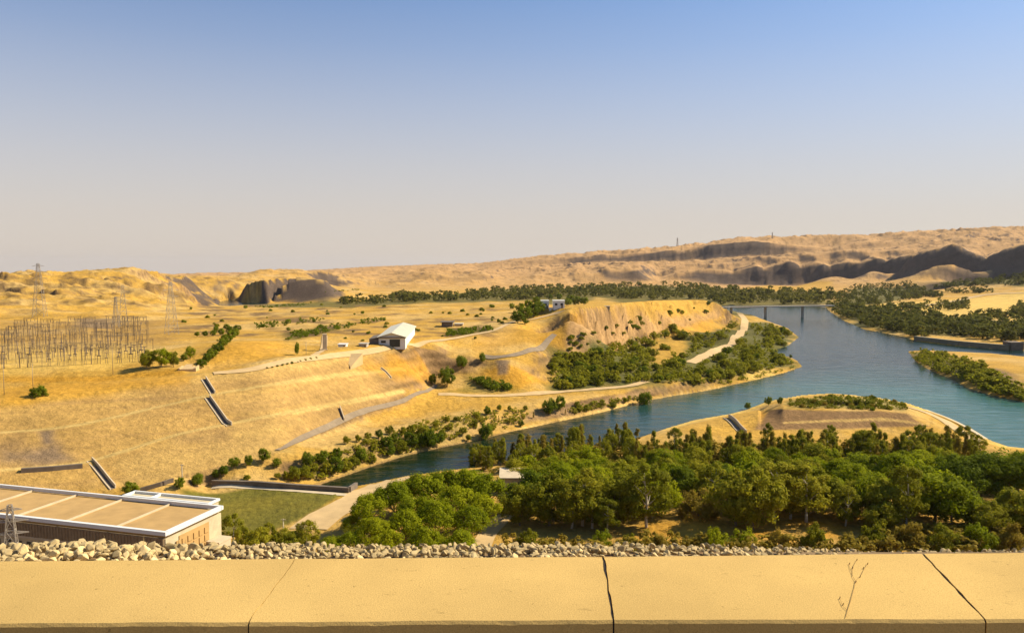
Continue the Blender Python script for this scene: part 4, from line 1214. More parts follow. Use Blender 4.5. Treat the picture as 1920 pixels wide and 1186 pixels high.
# middle ranks of the wood
rr = random.Random(5)
for k in range(84):
    u = rr.uniform(965, 1770); v = rr.uniform(885, 925)
    plant(u, v, rr.uniform(38, 58), rr.choice(['broad', 'pine', 'pine', 'broad', 'bright', 'bright']), 'tree', 'green tree in the middle ranks of the wood, behind the foremost clumps', 'tree', 'trees in the middle ranks of the wood', rr.uniform(1.0, 1.35))
# back ranks, slim young trees
for k in range(225):
    u = rr.uniform(885, 1835); f = rr.random()
    v = 848 + 34 * f + (6 if u < 1000 else 0) - (10 if 1040 < u < 1190 else 0)
    if u > 1740: v = rr.uniform(850, 885)
    plant(u, v, rr.uniform(34, 56), rr.choice(['column', 'column', 'browncol', 'gum', 'browncol']), 'slim_tree', 'slim young olive-brown tree in the back ranks of the wood, towards the river', 'tree', 'slim trees in the back ranks of the wood', rr.uniform(.75, 1.2))
# undergrowth along the front of the wood
for (u, v, h, st, lab) in [(990, 1030, 48, 'bush', 'olive shrub below the left clump, next to the pale path'), (1130, 1020, 36, 'brightbush', 'small bright shrub in front of the trunks of the left clump'),
                           (1342, 1032, 56, 'brightbush', 'large bright green shrub in front of the middle of the wood'), (1395, 1030, 50, 'brightbush', 'bright green shrub adjoining the right side of the large bright one'),
                           (1525, 1025, 52, 'bush', 'dense olive shrub in front of the bare strip, centre right'), (1640, 1020, 48, 'bush', 'olive shrub in front of the forked eucalyptus, on its left'),
                           (1712, 1022, 50, 'brownbush', 'yellowish shrub in front of the forked eucalyptus, on its right'), (1770, 1030, 58, 'bush', 'tall olive shrub in front of the right-hand clump'),
                           (1835, 1030, 56, 'brightbush', 'green shrub below the dark grove, its left one'), (1895, 1032, 52, 'brownbush', 'yellow-green shrub below the dark grove, its right one'),
                           (1240, 1030, 34, 'brownbush', 'low brown brushwood in front of the ochre clearing, on the left'), (1290, 1026, 28, 'brownbush', 'low brown brushwood in front of the ochre clearing, on the right'),
                           (1180, 1020, 26, 'bush', 'small olive shrub left of the bare eucalyptus trunk'), (1460, 1025, 40, 'brownbush', 'brown-green shrub between the bright shrubs and the bare strip'),
                           (1590, 1028, 34, 'brownbush', 'dry brown shrub on the bare strip, centre right')]:
    plant(u, v, h, st, 'shrub', lab, 'shrub', None, 0.8)
for k in range(16):
    u = 435 + k * 9.5 + rr.uniform(-4, 4)
    plant(u, rr.uniform(1022, 1050), rr.uniform(40, 66), rr.choice(['gum', 'broad', 'column', 'column']), 'tree', 'olive tree in the row beside the power station, in front of the grass pitch', 'tree', 'row of trees between power station and track', 1.0)
plant(577, 1035, 62, 'gum', 'tree', 'olive tree standing at the near end of the dirt track, left of the pines', 'tree', None, 1.2)

# north bank trees (u, foot v, height px, width, style)
NBT = [(438, 878, 24, 'dark'), (466, 873, 22, 'dark'), (494, 866, 28, 'dark'), (519, 876, 20, 'dark'), (420, 892, 22, 'dark'), (405, 896, 18, 'dark'), (463, 898, 12, 'bush'),
       (578, 874, 32, 'dark'), (604, 870, 30, 'dark'), (632, 862, 26, 'dark'), (650, 832, 18, 'broad'), (672, 828, 16, 'broad'), (690, 824, 16, 'broad'), (711, 822, 20, 'dark'), (730, 815, 20, 'broad'),
       (552, 902, 32, 'broad'), (572, 898, 30, 'broad'), (537, 900, 20, 'broad'), (628, 888, 36, 'dark'), (612, 890, 26, 'broad'), (678, 866, 30, 'dark'), (665, 878, 24, 'broad'), (650, 884, 24, 'broad'),
       (700, 868, 18, 'broad'), (724, 842, 30, 'dark'), (732, 856, 26, 'dark'), (752, 850, 28, 'broad'), (768, 838, 32, 'dark'), (788, 838, 30, 'dark'), (806, 840, 40, 'dark'), (820, 835, 30, 'dark'),
       (792, 822, 26, 'broad'), (770, 815, 22, 'broad'), (754, 815, 18, 'broad'), (817, 802, 18, 'broad'), (838, 792, 14, 'broad'), (856, 790, 12, 'broad'), (830, 820, 18, 'broad'), (868, 815, 18, 'broad'),
       (845, 806, 16, 'broad'), (890, 800, 16, 'broad'), (911, 822, 38, 'dark'), (914, 778, 20, 'dark'), (936, 770, 14, 'broad'), (955, 770, 12, 'broad'), (977, 800, 14, 'dark'), (895, 786, 12, 'broad'),
       (985, 770, 12, 'broad'), (1000, 785, 14, 'browncol'), (1083, 766, 16, 'broad'), (1100, 770, 14, 'broad'), (1128, 762, 16, 'broad'), (1150, 766, 16, 'broad'), (1172, 756, 12, 'broad'), (1060, 778, 12, 'browncol'), (955, 795, 12, 'browncol'), (935, 790, 12, 'browncol'),
       (700, 846, 16, 'broad'), (742, 832, 22, 'dark'), (878, 826, 14, 'broad'), (590, 884, 18, 'broad'), (520, 898, 14, 'broad')]
for u, v, h, k in NBT:
    plant(u, v, h, k, 'tree', 'green tree on the steep far bank of the river channel, below the service road', 'tree', 'trees on the far bank of the channel', 0.9, True, 0.5)
for (u, v, h, wd, st, lab) in [
    (245, 928, 27, 1.3, 'dark', 'round dark tree just behind the flat roof of the power station'),
    (337, 916, 24, 0.9, 'dark', 'small round tree at the left end of the grass pitch, the left of two'),
    (371, 912, 28, 0.95, 'dark', 'round tree at the left end of the grass pitch, the right and larger of two'),
    (1030, 778, 36, 0.8, 'dark', 'dark bushy tree on the far bank of the channel, left half of a touching pair'),
    (1051, 770, 32, 0.8, 'dark', 'dark bushy tree on the far bank of the channel, right half of a touching pair'),
    (1209, 757, 36, 0.85, 'dark', 'large lone round tree at the water edge where the channel opens into the river'),
    (838, 724, 42, 0.85, 'dark', 'large dark tree beside the bend of the service road'),
    (812, 722, 24, 0.8, 'dark', 'smaller dark tree left of the large one by the road bend'),
    (865, 692, 30, 0.9, 'dark', 'dark tree standing behind the large one by the road bend'),
    (904, 680, 22, 0.75, 'dark', 'small round dark tree at the head of the eroded gully'),
    (72, 742, 22, 1.0, 'darkbush', 'lone dark bush on the golden terrace below the switchyard'),
    (557, 665, 25, 0.45, 'dark', 'lone narrow dark tree on the terrace left of the pale-roofed hall'),
    (1402, 767, 14, 1.1, 'dark', 'small dark bush at the near river bank, left of the levee'),
    (1441, 760, 18, 0.8, 'dark', 'dark bush at the tip of the levee, left of a pair'),
    (1462, 758, 16, 0.8, 'dark', 'dark bush at the tip of the levee, right of a pair'),
    (276, 690, 34, 1.0, 'broad', 'rounded green tree at the left end of the clump right of the switchyard'),
    (302, 688, 36, 1.0, 'bright', 'rounded green tree in the middle of the clump right of the switchyard'),
    (326, 688, 30, 0.9, 'broad', 'rounded green tree at the right end of the clump right of the switchyard'),
    (357, 672, 24, 0.7, 'bright', 'small upright green tree above the concrete intake on the terrace'),
    (345, 676, 14, 0.9, 'dark', 'low dark bush left of the small upright tree above the intake'),
]:
    plant(u, v, h, st, 'tree' if 'tree' in lab[:22] else 'bush', lab, 'tree' if 'tree' in lab[:22] else 'bush', None, wd, True, 0.8)
for (u, v, h) in [(378, 690, 18), (388, 680, 20), (398, 672, 20), (408, 662, 20), (416, 652, 20), (425, 645, 20), (434, 638, 20), (442, 632, 18), (432, 626, 16), (415, 628, 14), (400, 630, 13), (385, 631, 12), (370, 631, 10), (445, 622, 14), (405, 622, 12), (425, 618, 12)]:
    plant(u, v, h, 'dark', 'tree', 'dark green tree in the band running up the slope beside the switchyard', 'tree', 'trees in the band beside the switchyard', 1.05, True, 0.4)
for (u, v, h) in [(970, 605, 26), (985, 600, 30), (1000, 594, 32), (1012, 588, 26), (975, 585, 20), (990, 580, 20), (1065, 574, 18), (1080, 572, 20), (1095, 572, 18), (1030, 562, 12), (1048, 562, 14), (960, 580, 14), (1070, 566, 16), (1005, 572, 18), (985, 608, 14), (935, 604, 8)]:
    plant(u, v, h, 'dark', 'tree', 'dark tree in the clump round the white houses on the bluff', 'tree', 'trees round the white houses', 1.0, True, 0.4)
for k in range(11):
    plant(502 + k * 9 + rr.uniform(-2, 2), 690.5 - k * 1.9, rr.uniform(3, 5), 'darkbush', 'bush', 'tiny dark bush in the row along the rim of the terrace', 'bush', 'row of tiny bushes along the terrace rim', 1, True, 0.3)
for k in range(54):
    u, v = rr.uniform(340, 960), rr.uniform(572, 640)
    plant(u, v, rr.uniform(3.5, 8), rr.choice(['dark', 'darkbush', 'bush']), 'bush', 'small dark bush scattered over the golden terraces behind the hall', 'bush', 'scattered bushes on the golden terraces', 1.1, True, 0.3)
for k in range(32):
    u = rr.uniform(0, 1); u = 1480 + 225 * u
    v = rr.uniform(745, 769)
    plant(u, v, rr.uniform(6, 11), rr.choice(['bush', 'darkbush', 'brownbush', 'bush']), 'bush', 'low bush on the flat top of the brown levee', 'bush', 'bushes on top of the levee', 1.0, True, 0.3)
# scrub below the bluff
SCR = [(1035, 665), (1090, 668), (1180, 640), (1260, 615), (1300, 632), (1340, 622), (1380, 605), (1430, 606), (1490, 630), (1470, 645), (1440, 655), (1490, 682), (1420, 698), (1320, 722), (1200, 716), (1045, 730), (1030, 700)]
SCRn = np.array(SCR, float); trk = np.array([(p[0], p[1]) for p in TRACK_BLUFF])
n_ = 0
while n_ < 150:
    u, v = rr.uniform(1030, 1500), rr.uniform(600, 732)
    if not inpoly(np.array(u), np.array(v), SCRn): continue
    if segdist(np.array(u), np.array(v), trk) < 15: continue
    if inpoly(np.array(u), np.array(v), np.array([(1225, 640), (1262, 628), (1290, 650), (1270, 672), (1225, 690)])) and rr.random() < .85: continue
    plant(u, v, rr.uniform(12, 24) * (0.6 + 0.4 * (v - 600) / 130), rr.choice(['dark', 'broad', 'bush', 'broad', 'bush']), 'bush', 'green bush in the thicket below the bluff, beside the river', 'bush', 'bushes of the thicket below the bluff', 1.15, True, 0.35)
    n_ += 1
for k in range(34):
    u = rr.uniform(1062, 1330); v = np.interp(u, [1060, 1100, 1190, 1260, 1330], [655, 650, 620, 600, 596]) - rr.uniform(-2, 26)
    plant(u, v, rr.uniform(4, 9), rr.choice(['darkbush', 'bush', 'dark']), 'bush', 'small bush clinging to the rocky face of the bluff', 'bush', 'bushes on the face of the bluff', 1.2, True, 0.3)
for (u, v, h) in [(1482, 672, 7), (1492, 666, 5), (1512, 668, 5), (1517, 660, 6), (1521, 672, 5)]:
    p = at_z(u, v, 0); plant(u, v, h, 'dark', 'bush', 'tiny dark bush standing in the water off the wooded point', 'bush', 'bushes standing in the river', 1.0, True, 0.3, pos=(p[0], p[1]))


SPUR = np.array([(1222, 652), (1240, 632), (1262, 622), (1300, 645), (1284, 672), (1262, 668), (1236, 690), (1220, 684)])


# far woods that read as one mass
def puffs(name, polys, size, leaf, label, cat, seed, dmin=0, avoid=None, gap=9):
    r = random.Random(seed); VV = []; FF = []; off = 0
    tmpl = []
    for k in range(8):
        g = np.random.default_rng(seed * 10 + k); q = g.normal(size=(9, 3)); q /= np.linalg.norm(q, axis=1)[:, None]
        cen = np.column_stack([q[:, 0] * .40, q[:, 1] * .40, 0.5 + q[:, 2] * .38])
        tmpl.append(leaves(cen, g.uniform(.12, .24, 9), 11, 0.13, np.array([0, 0, .4]), seed + k))
    for poly, cnt in polys:
        pn = np.array(poly, float); lo = pn.min(0); hi = pn.max(0); c_ = 0; tr_ = 0
        while c_ < cnt and tr_ < cnt * 20:
            tr_ += 1
            u, v = r.uniform(lo[0], hi[0]), r.uniform(lo[1], hi[1])
            if not inpoly(np.array(u), np.array(v), pn): continue
            if avoid is not None and segdist(np.array(u), np.array(v), avoid) < gap: continue
            if name == 'bluff_thicket' and inpoly(np.array(u), np.array(v), SPUR): continue
            p = hit(u, v)
            if p[2] < 0.05 or math.hypot(p[0], p[1]) < dmin: continue
            c_ += 1
            d = math.hypot(p[0], p[1])
            h = r.uniform(size[0], size[1]); wdt = h * r.uniform(1.0, 1.7)
            V, Fq = tmpl[r.randrange(8)]
            an = r.uniform(0, 6.28); ca_, sa_ = math.cos(an), math.sin(an)
            W = np.column_stack([(V[:, 0] * ca_ - V[:, 1] * sa_) * wdt, (V[:, 0] * sa_ + V[:, 1] * ca_) * wdt, V[:, 2] * h]) + p
            VV.append(W); FF.append(Fq + off); off += len(V)
    o = link(name, npmesh(name, np.concatenate(VV), np.concatenate(FF), [M[leaf]]))
    return tag(o, label, cat, kind='stuff')


puffs('valley_wood', [([(850, 566), (880, 550), (1000, 541), (1100, 537), (1250, 533), (1340, 540), (1450, 548), (1560, 545), (1560, 570), (1345, 571), (1120, 556), (1000, 560), (940, 566)], 540),
                      ([(640, 577), (760, 556), (860, 553), (850, 566), (700, 577)], 55), ([(640, 566), (700, 561), (720, 566), (650, 572)], 20)],
      (7, 15), 'leaf_far', 'long dark belt of trees across the far valley floor, behind the bluff', 'wood', 71, 950)
puffs('riverside_wood', [([(1550, 578), (1560, 556), (1600, 538), (1700, 530), (1740, 545), (1720, 562), (1630, 572), (1640, 584), (1700, 590), (1760, 594), (1760, 620), (1730, 634), (1640, 616), (1590, 602)], 420),
                         ([(1760, 600), (1900, 606), (1960, 612), (1960, 640), (1880, 640), (1760, 626)], 160), ([(1740, 542), (1800, 530), (1860, 522), (1930, 512), (1930, 534), (1800, 538)], 130),
                         ([(1760, 568), (1815, 566), (1815, 582), (1750, 584)], 34), ([(1770, 545), (1840, 543), (1870, 548), (1780, 551)], 26), ([(1640, 577), (1740, 576), (1760, 580), (1660, 584)], 40), ([(1820, 592), (1930, 590), (1930, 596), (1830, 598)], 30), ([(1700, 556), (1760, 552), (1770, 556), (1710, 561)], 40), ([(1895, 572), (1930, 572), (1930, 588), (1895, 586)], 12)],
      (5, 10.5), 'leaf_far', 'dense dark riverside wood along the right bank, beyond the water', 'wood', 72)
puffs('spit_thicket', [([(1705, 661), (1760, 664), (1800, 672), (1850, 690), (1870, 712), (1920, 735), (1960, 760), (1850, 736), (1790, 708), (1740, 690), (1715, 674)], 190)],
      (2.2, 5), 'leaf_olive', 'olive thicket covering the point of the spit, right side of the river', 'thicket', 73)
puffs('bluff_thicket', [(SCR, 620)], (1.6, 4.2), 'leaf_olive', 'low green thicket filling the ground between the bluff and the river', 'thicket', 77, 0, trk, 10)
puffs('levee_scrub', [([(1478, 764), (1480, 752), (1560, 742), (1640, 748), (1690, 757), (1700, 768), (1640, 768), (1560, 767)], 240)], (0.6, 1.7), 'leaf_olive', 'low olive scrub covering the flat top of the brown levee', 'scrub', 78)
puffs('terrace_scrub', [([(468, 575), (500, 573), (560, 569), (600, 566), (560, 575), (480, 578)], 70), ([(610, 546), (680, 541), (670, 545), (610, 548)], 30), ([(530, 630), (600, 614), (645, 610), (640, 618), (600, 628), (540, 638)], 60), ([(838, 622), (925, 614), (925, 620), (838, 632)], 60), ([(470, 610), (620, 595), (620, 600), (480, 618)], 40), ([(640, 612), (720, 595), (730, 600), (650, 616)], 24), ([(880, 712), (920, 712), (970, 732), (920, 732)], 60)],
      (0.9, 2.8), 'leaf_dark', 'low dark green scrub in strips on the golden terraces', 'scrub', 74)
puffs('bank_scrub', [([(560, 872), (700, 826), (830, 784), (900, 772), (900, 800), (830, 832), (700, 866), (600, 900), (550, 900)], 240), ([(900, 776), (1010, 766), (960, 800), (900, 815)], 50), ([(1060, 768), (1200, 742), (1190, 752), (1080, 776)], 60), ([(1350, 718), (1500, 686), (1440, 704), (1360, 722)], 30)],
      (0.7, 2.0), 'leaf_olive', 'low olive scrub between the trees of the far channel bank', 'scrub', 75)
puffs('wood_undergrowth', [([(890, 862), (1000, 846), (1180, 838), (1400, 836), (1760, 834), (1845, 846), (1830, 866), (1300, 872), (900, 882)], 420), ([(900, 880), (1850, 850), (1900, 880), (1900, 930), (1300, 935), (960, 935)], 240), ([(960, 1045), (1920, 1040), (1920, 1020), (1400, 1020), (960, 1022)], 90), ([(1680, 1000), (1920, 990), (1920, 1020), (1680, 1020)], 50)],
      (1.2, 3.6), 'leaf_brown', 'low brown-green undergrowth between the trees of the near wood', 'undergrowth', 76)

# ------------------------------------------------------------------ power station
ZR = 18.0
A_ = at_z(310, 997, ZR)[:2]; B_ = at_z(414, 949, ZR)[:2]; C_ = at_z(86, 917, ZR)[:2]
e1 = C_ - B_; e1 = e1 / np.linalg.norm(e1); e2 = A_ - B_; W2 = np.linalg.norm(e2); e2 = e2 / W2
LEN = 56.0


def pq(s, t): p = B_ + e1 * s + e2 * t; return (p[0], p[1])


def quadz(s0, s1, t0, t1, z): return [(*pq(s0, t0), z), (*pq(s1, t0), z), (*pq(s1, t1), z), (*pq(s0, t1), z)]


def pbox(mb, s0, s1, t0, t1, z0, z1, m=0): mb.hexa(quadz(s0, s1, t0, t1, z0), quadz(s0, s1, t0, t1, z1), m)


ps = empty('power_station', (*pq(LEN / 2, W2 / 2), 2.0))
tag(ps, 'long flat-roofed power station with tan roof bays and white roof edge, below the parapet', 'power station')


def pk(mb, name, mats):
    o = mb.build(name, mats)
    o.parent = ps; o.matrix_parent_inverse = Matrix.Translation(-Vector(ps.location))
    return o


mb = MB(); pbox(mb, 0, LEN, 0.0, W2, 1.0, ZR - 1.1); pk(mb, 'wall', M['wall'])
mb = MB(); pbox(mb, .15, LEN, W2 + 0.004, W2 + 0.25, ZR - 3.2, ZR - 1.0)
for k in range(90): pbox(mb, .2 + k * .62, .2 + k * .62 + .2, W2 + 0.25, W2 + .36, ZR - 3.2, ZR - 1.05)
pk(mb, 'cladding', M['darkwall'])
mb = MB(); pbox(mb, 0.3, LEN, 0.3, W2 - 0.3, ZR - 1.098, ZR - 0.55); pk(mb, 'roof', M['roof'])
mb = MB(); pbox(mb, -0.35, LEN, W2 - 0.22, W2 + 0.40, ZR - 0.5, ZR + 0.12); pk(mb, 'roof_edge', M['white'])
mb = MB(); pbox(mb, -0.35, 0.22, 0.32, W2 - 0.225, ZR - 0.55, ZR + 0.15); pk(mb, 'roof_edge', M['white'])
mb = MB(); pbox(mb, -0.35, LEN, -0.25, 0.21, ZR - 0.5, ZR + 0.14); pk(mb, 'roof_edge', M['white'])
for s in (10.2, 20.4, 30.6, 40.8):
    mb = MB(); pbox(mb, s, s + .17, 0.33, W2 - 0.33, ZR - 0.56, ZR - 0.22); pk(mb, 'roof_rib', M['pale_concrete'])
for k in range(16):
    mb = MB(); s = 15 + k * 2.3; pbox(mb, s, s + 1.2, W2 + 0.003, W2 + 0.09, ZR - 5.3, ZR - 4.2); f = pk(mb, 'window', M['glass'])
mb = MB(); pbox(mb, .15, LEN, W2 + .006, W2 + .3, ZR - 3.6, ZR - 3.22); pk(mb, 'band', M['pale_concrete'])
# right end: framed panel of tan blocks
mb = MB(); pbox(mb, -0.12, -0.002, 3.4, W2 - 3.0, 4, ZR - 1.6)
for a in range(6):
    for b in range(10):
        pbox(mb, -0.25, -0.12, 3.6 + a * 1.38, 3.6 + a * 1.38 + 1.05, ZR - 3.2 - b * 1.3, ZR - 2.2 - b * 1.3)
pk(mb, 'end_panel', M['roof'])
mb = MB(); pbox(mb, -2.6, -0.003, 1.0, 4.2, 1.0, ZR - 5.0); pbox(mb, -2.7, -.003, .9, 4.3, ZR - 5.0, ZR - 4.7); pk(mb, 'annex', M['pale_concrete'])
# raised strip along the back
mb = MB(); pbox(mb, 3, 21, -3.4, -0.41, 3, ZR - 0.2); pk(mb, 'rear_block', M['wall'])
mb = MB()
pbox(mb, 2.8, 21.2, -3.6, -3.2, ZR - 0.2, ZR + .2); pbox(mb, 2.8, 21.2, -0.85, -.42, ZR - 0.2, ZR + .2)
for s in (2.8, 15, 20.8): pbox(mb, s, s + .4, -3.2, -.85, ZR - 0.2, ZR + .19)
pk(mb, 'rear_parapet', M['white'])

# ------------------------------------------------------------------ pylons, gantries, poles
def lattice(mb, H, w0, w1, t, n=6):
    lv = [H * (1 - (1 - k / n) ** 1.15) for k in range(n + 1)]
    cs = []
    for z in lv:
        ww = (w0 + (w1 - w0) * (z / H)) / 2
        cs.append([(-ww, -ww, z), (ww, -ww, z), (ww, ww, z), (-ww, ww, z)])
    for k in range(n):
        for q in range(4):
            mb.beam(cs[k][q], cs[k + 1][q], t)
            mb.beam(cs[k][q], cs[k + 1][(q + 1) % 4], t * .6); mb.beam(cs[k][(q + 1) % 4], cs[k + 1][q], t * .6)
            mb.beam(cs[k + 1][q], cs[k + 1][(q + 1) % 4], t * .6)


def pylon(p, H, t, label, group=None, rz=0.3):
    o = empty('pylon', p, rz); tag(o, label, 'pylon', group)
    mb = MB(); lattice(mb, H, H * .2, H * .035, t, 7); mb.build('tower', M['steel'], o)
    for z in (.72, .84, .95):
        mb = MB(); wd = H * (.15 if z < .9 else .1)
        for s in (-1, 1):
            mb.beam((0, 0, H * z + H * .03), (s * wd, 0, H * z), t * .8); mb.beam((0, -.02 * H, H * z), (s * wd, 0, H * z), t * .8); mb.beam((0, .02 * H, H * z), (s * wd, 0, H * z), t * .8)
        mb.build('crossarm', M['steel'], o)
    return o


def pyl_px(u, v, hpx, label, group=None, t=None, rz=0.3):
    p = hit(u, v); d = math.hypot(p[0], p[1])
    return pylon(tuple(p), hpx * d / F, t or d / F * 0.4, label, group, rz)


pyl_px(75, 594, 86, 'tall lattice pylon farthest left on the golden hillside', rz=.2)
pyl_px(232, 614, 72, 'lattice pylon behind the switchyard, middle one of three on the hillside', rz=.5)
pyl_px(322, 626, 90, 'lattice pylon right of the switchyard, nearest the green tree band', rz=.8)
pyl_px(218, 612, 50, 'short lattice pylon close behind the switchyard, left of the middle pylon', rz=.1)
for u, v, h in ((1270, 462, 16), (1448, 447, 11)):
    pyl_px(u, v, h, 'tiny pylon on the far right skyline ridge, ' + ('the left one of two' if u < 1300 else 'the right one of two'), 'pylons on the far ridge', t=0.5)
px_, py_ = at_d(18, 950, 100)[0], at_d(18, 950, 100)[1]
zb = TOP - .75 + (1 - TOP + .75) * (py_ - 5.25) / (132 - 5.25)
pylon((px_, py_, zb), at_d(18, 946, 100)[2] - zb, 0.09, 'pale lattice mast standing in front of the power station wall, at the left edge', rz=.4)

# switchyard
def gantry_mesh(kind):
    mb = MB()
    if kind == 0:        # portal: two lattice legs and a beam
        for x in (-3, 3):
            for s in (-.35, .35): mb.beam((x + s, 0, 0), (x, 0, 8.4), 0.096)
            for z in (2, 4, 6): mb.beam((x - .3, 0, z), (x + .25, 0, z + 1), 0.060)
        mb.beam((-3.4, 0, 8.2), (3.4, 0, 8.2), 0.120); mb.beam((-3.4, 0, 7.7), (3.4, 0, 7.7), 0.084)
        for k in range(8): mb.beam((-3 + k * .8, 0, 7.7), (-2.6 + k * .8, 0, 8.2), 0.054)
        for x in (-1.8, 0, 1.8): mb.tube((x, 0, 7.7), (x, 0, 6.5), .12, .12, 6)
    elif kind == 1:      # breaker on a stand
        for x in (-.5, .5): mb.beam((x, 0, 0), (x, 0, 3), 0.120)
        mb.box((0, 0, 3.1), (1.5, .5, .3))
        for k in range(5): mb.tube((0, 0, 3.2 + k * .5), (0, 0, 3.6 + k * .5), .26, .16, 7)
        mb.beam((-.9, 0, 5.6), (.9, 0, 5.6), .18)
    else:                # isolator post
        mb.tube((0, 0, 0), (0, 0, 3.6), .16, .14, 6)
        for k in range(4): mb.tube((0, 0, 3.6 + k * .45), (0, 0, 3.95 + k * .45), .24, .15, 7)
        mb.beam((-.7, 0, 5.5), (.7, 0, 5.5), .15)
    return mb.mesh('switchgear', M['darksteel'])


GM = [gantry_mesh(k) for k in range(3)]
for k in (1, 2): GM[k].materials[0] = M['switchgear']
GN = ['gantry', 'circuit_breaker', 'isolator_post']
GLAB = ['steel portal gantry among the forest of switchyard frames on the left', 'dark circuit breaker on a stand in the switchyard at the left', 'thin insulator post in the switchyard at the left']
GG = ['portal gantries of the switchyard', 'circuit breakers of the switchyard', 'insulator posts of the switchyard']
r = random.Random(11)
for row in range(8):
    for k in range(22):
        u = -20 + k * 14 + r.uniform(-5, 5) + row * 5
        v = 692 - row * 8.5 - k * 0.7
        if u > 278 - row * 2: continue
        kind = r.choice([0, 1, 1, 2, 2]) if row < 3 else r.choice([0, 0, 2])
        p = hit(u, v)
        s = r.uniform(.62, .95)
        o = link(GN[kind], GM[kind], None, tuple(p), 0.25 + r.uniform(-.05, .05), (s, s, s * (1 if row < 3 else 1.15)))
        tag(o, GLAB[kind], 'gantry' if kind == 0 else ('breaker' if kind == 1 else 'insulator'), GG[kind])


def pole(u, v, hpx, rad, m, label, cat, arm=0, name='pole'):
    p = hit(u, v); d = math.hypot(p[0], p[1]); h = hpx * d / F
    o = empty(name, tuple(p)); tag(o, label, cat)
    mb = MB(); mb.tube((0, 0, -.3), (0, 0, h), rad, rad * .7, 8); mb.build('post', M[m], o, smooth=True)
    if arm:
        mb = MB(); mb.beam((-arm, 0, h * .97), (arm, 0, h * .97), rad * .8); mb.build('crossarm', M[m], o)
    return o


pole(8, 740, 52, 0.10, 'darksteel', 'thin utility pole at the left edge, on the terrace below the switchyard', 'pole', 0.8, 'utility_pole')
pole(212, 702, 46, 0.10, 'darksteel', 'thin utility pole at the front right corner of the switchyard', 'pole', 0.8, 'utility_pole')
pole(62, 728, 40, 0.10, 'darksteel', 'thin utility pole above the lone dark bush on the terrace', 'pole', 0.8, 'utility_pole')
pole(342, 912, 40, 0.14, 'grey_concrete', 'pale lamp post between the two round trees at the pitch end', 'lamp post', 0.5, 'lamp_post')
pole(532, 1024, 52, 0.14, 'pale_concrete', 'pale post rising from the row of trees in front of the grass pitch', 'lamp post', 0.5, 'lamp_post')
pole(574, 664, 22, 0.10, 'steel', 'thin pole right of the lone narrow tree on the terrace', 'pole', 0.5, 'utility_pole')
# gate pillar on the terrace
p = hit(609, 656); mb = MB(); mb.box((0, 0, 3.0), (1.5, 1.5, 6.0)); mb.box((0, 0, 6.15), (1.8, 1.8, .3)); mb.box((0, 0, .2), (2.0, 2.0, .5))
tag(mb.build('pillar', M['pale_concrete'], None, tuple(p), .3), 'pale square pillar on the terrace, left of the pale-roofed hall', 'pillar')

# ------------------------------------------------------------------ hall on the terrace
hp = hit(735, 650)
hall = empty('hall', (hp[0], hp[1], hp[2]), R(3)); tag(hall, 'long hall with a pale sheet roof and white gable end, on the golden terrace', 'hall')
HW, HLn, HH = 5.6, 58.0, 4.2
mb = MB(); mb.box((0, HLn / 2, HH / 2 - .5), (HW * 2, HLn, HH + 1)); mb.add([(-HW, 0, HH), (HW, 0, HH), (0.0, 0, HH + 1.7), (-HW, HLn, HH), (HW, HLn, HH), (0, HLn, HH + 1.7)], [(0, 1, 2), (5, 4, 3)])
mb.build('wall', M['white'], hall)
mb = MB()
for sgn in (-1, 1):
    lo = [(0, -1.6, HH + 1.75), (sgn * (HW + .7), -1.6, HH - .18), (sgn * (HW + .7), HLn + .6, HH - .18), (0, HLn + .6, HH + 1.75)]
    if sgn > 0: lo = lo[::-1]
    lo = lo[::-1]
    mb.hexa(lo, [(x, y, z + .22) for x, y, z in lo])
rf = mb.build('roof', M['metalroof'], hall)
mb = MB()
for k in range(20):
    y = 1 + k * 2.9
    mb.beam((0.1, y, HH + 1.98), (HW + .65, y, HH + .08), .1)
mb.build('roof_seam', M['metalroof'], rf)
mb = MB(); mb.box((1.2, -.06, 1.6), (4.4, .1, 3.2)); mb.build('door', M['glass'], hall)
mb = MB(); mb.box((-3.6, -.06, 2.2), (2.0, .1, 1.0)); mb.build('window', M['glass'], hall)
mb = MB(); mb.box((0, -.5, HH - .25), (HW * 2 + .6, .9, .35)); mb.build('canopy', M['dark_concrete'], hall)
mb = MB(); mb.box((-HW - 2.2, 9, 1.6), (3.6, 17, 3.6)); mb.add([(-HW - 4.3, .3, 3.3), (-HW - .1, .3, 4.0), (-HW - .1, 18, 4.0), (-HW - 4.3, 18, 3.3)], [(0, 1, 2, 3)]); mb.build('lean_to', M['dark_concrete'], hall)


def hut(u, v, wpx, hpx, depth, name, label, cat, wallm='white', roofm='white', rz=0.0, over=.3, win=0):
    p = hit(u, v); d = math.hypot(p[0], p[1]); ww = wpx * d / F; h = hpx * d / F
    o = empty(name, tuple(p), rz); tag(o, label, cat)
    mb = MB(); mb.box((0, depth / 2, h / 2 - .5), (ww, depth, h + 1)); mb.build('wall', M[wallm], o)
    mb = MB(); mb.box((0, depth / 2, h + .12), (ww + over * 2, depth + over * 2, .24)); mb.build('roof', M[roofm], o)
    for k in range(win):
        mb = MB(); mb.box((ww * ((k + .5) / win - .5), -.05, h * .55), (ww / win * .45, .08, h * .3)); mb.build('window', M['glass'], o)
    mb = MB(); mb.box((ww * .28, -.05, min(1.0, h * .3)), (min(1.0, ww * .2), .1, min(2.0, h * .6))); mb.build('door', M['dark_concrete'], o)
    return o


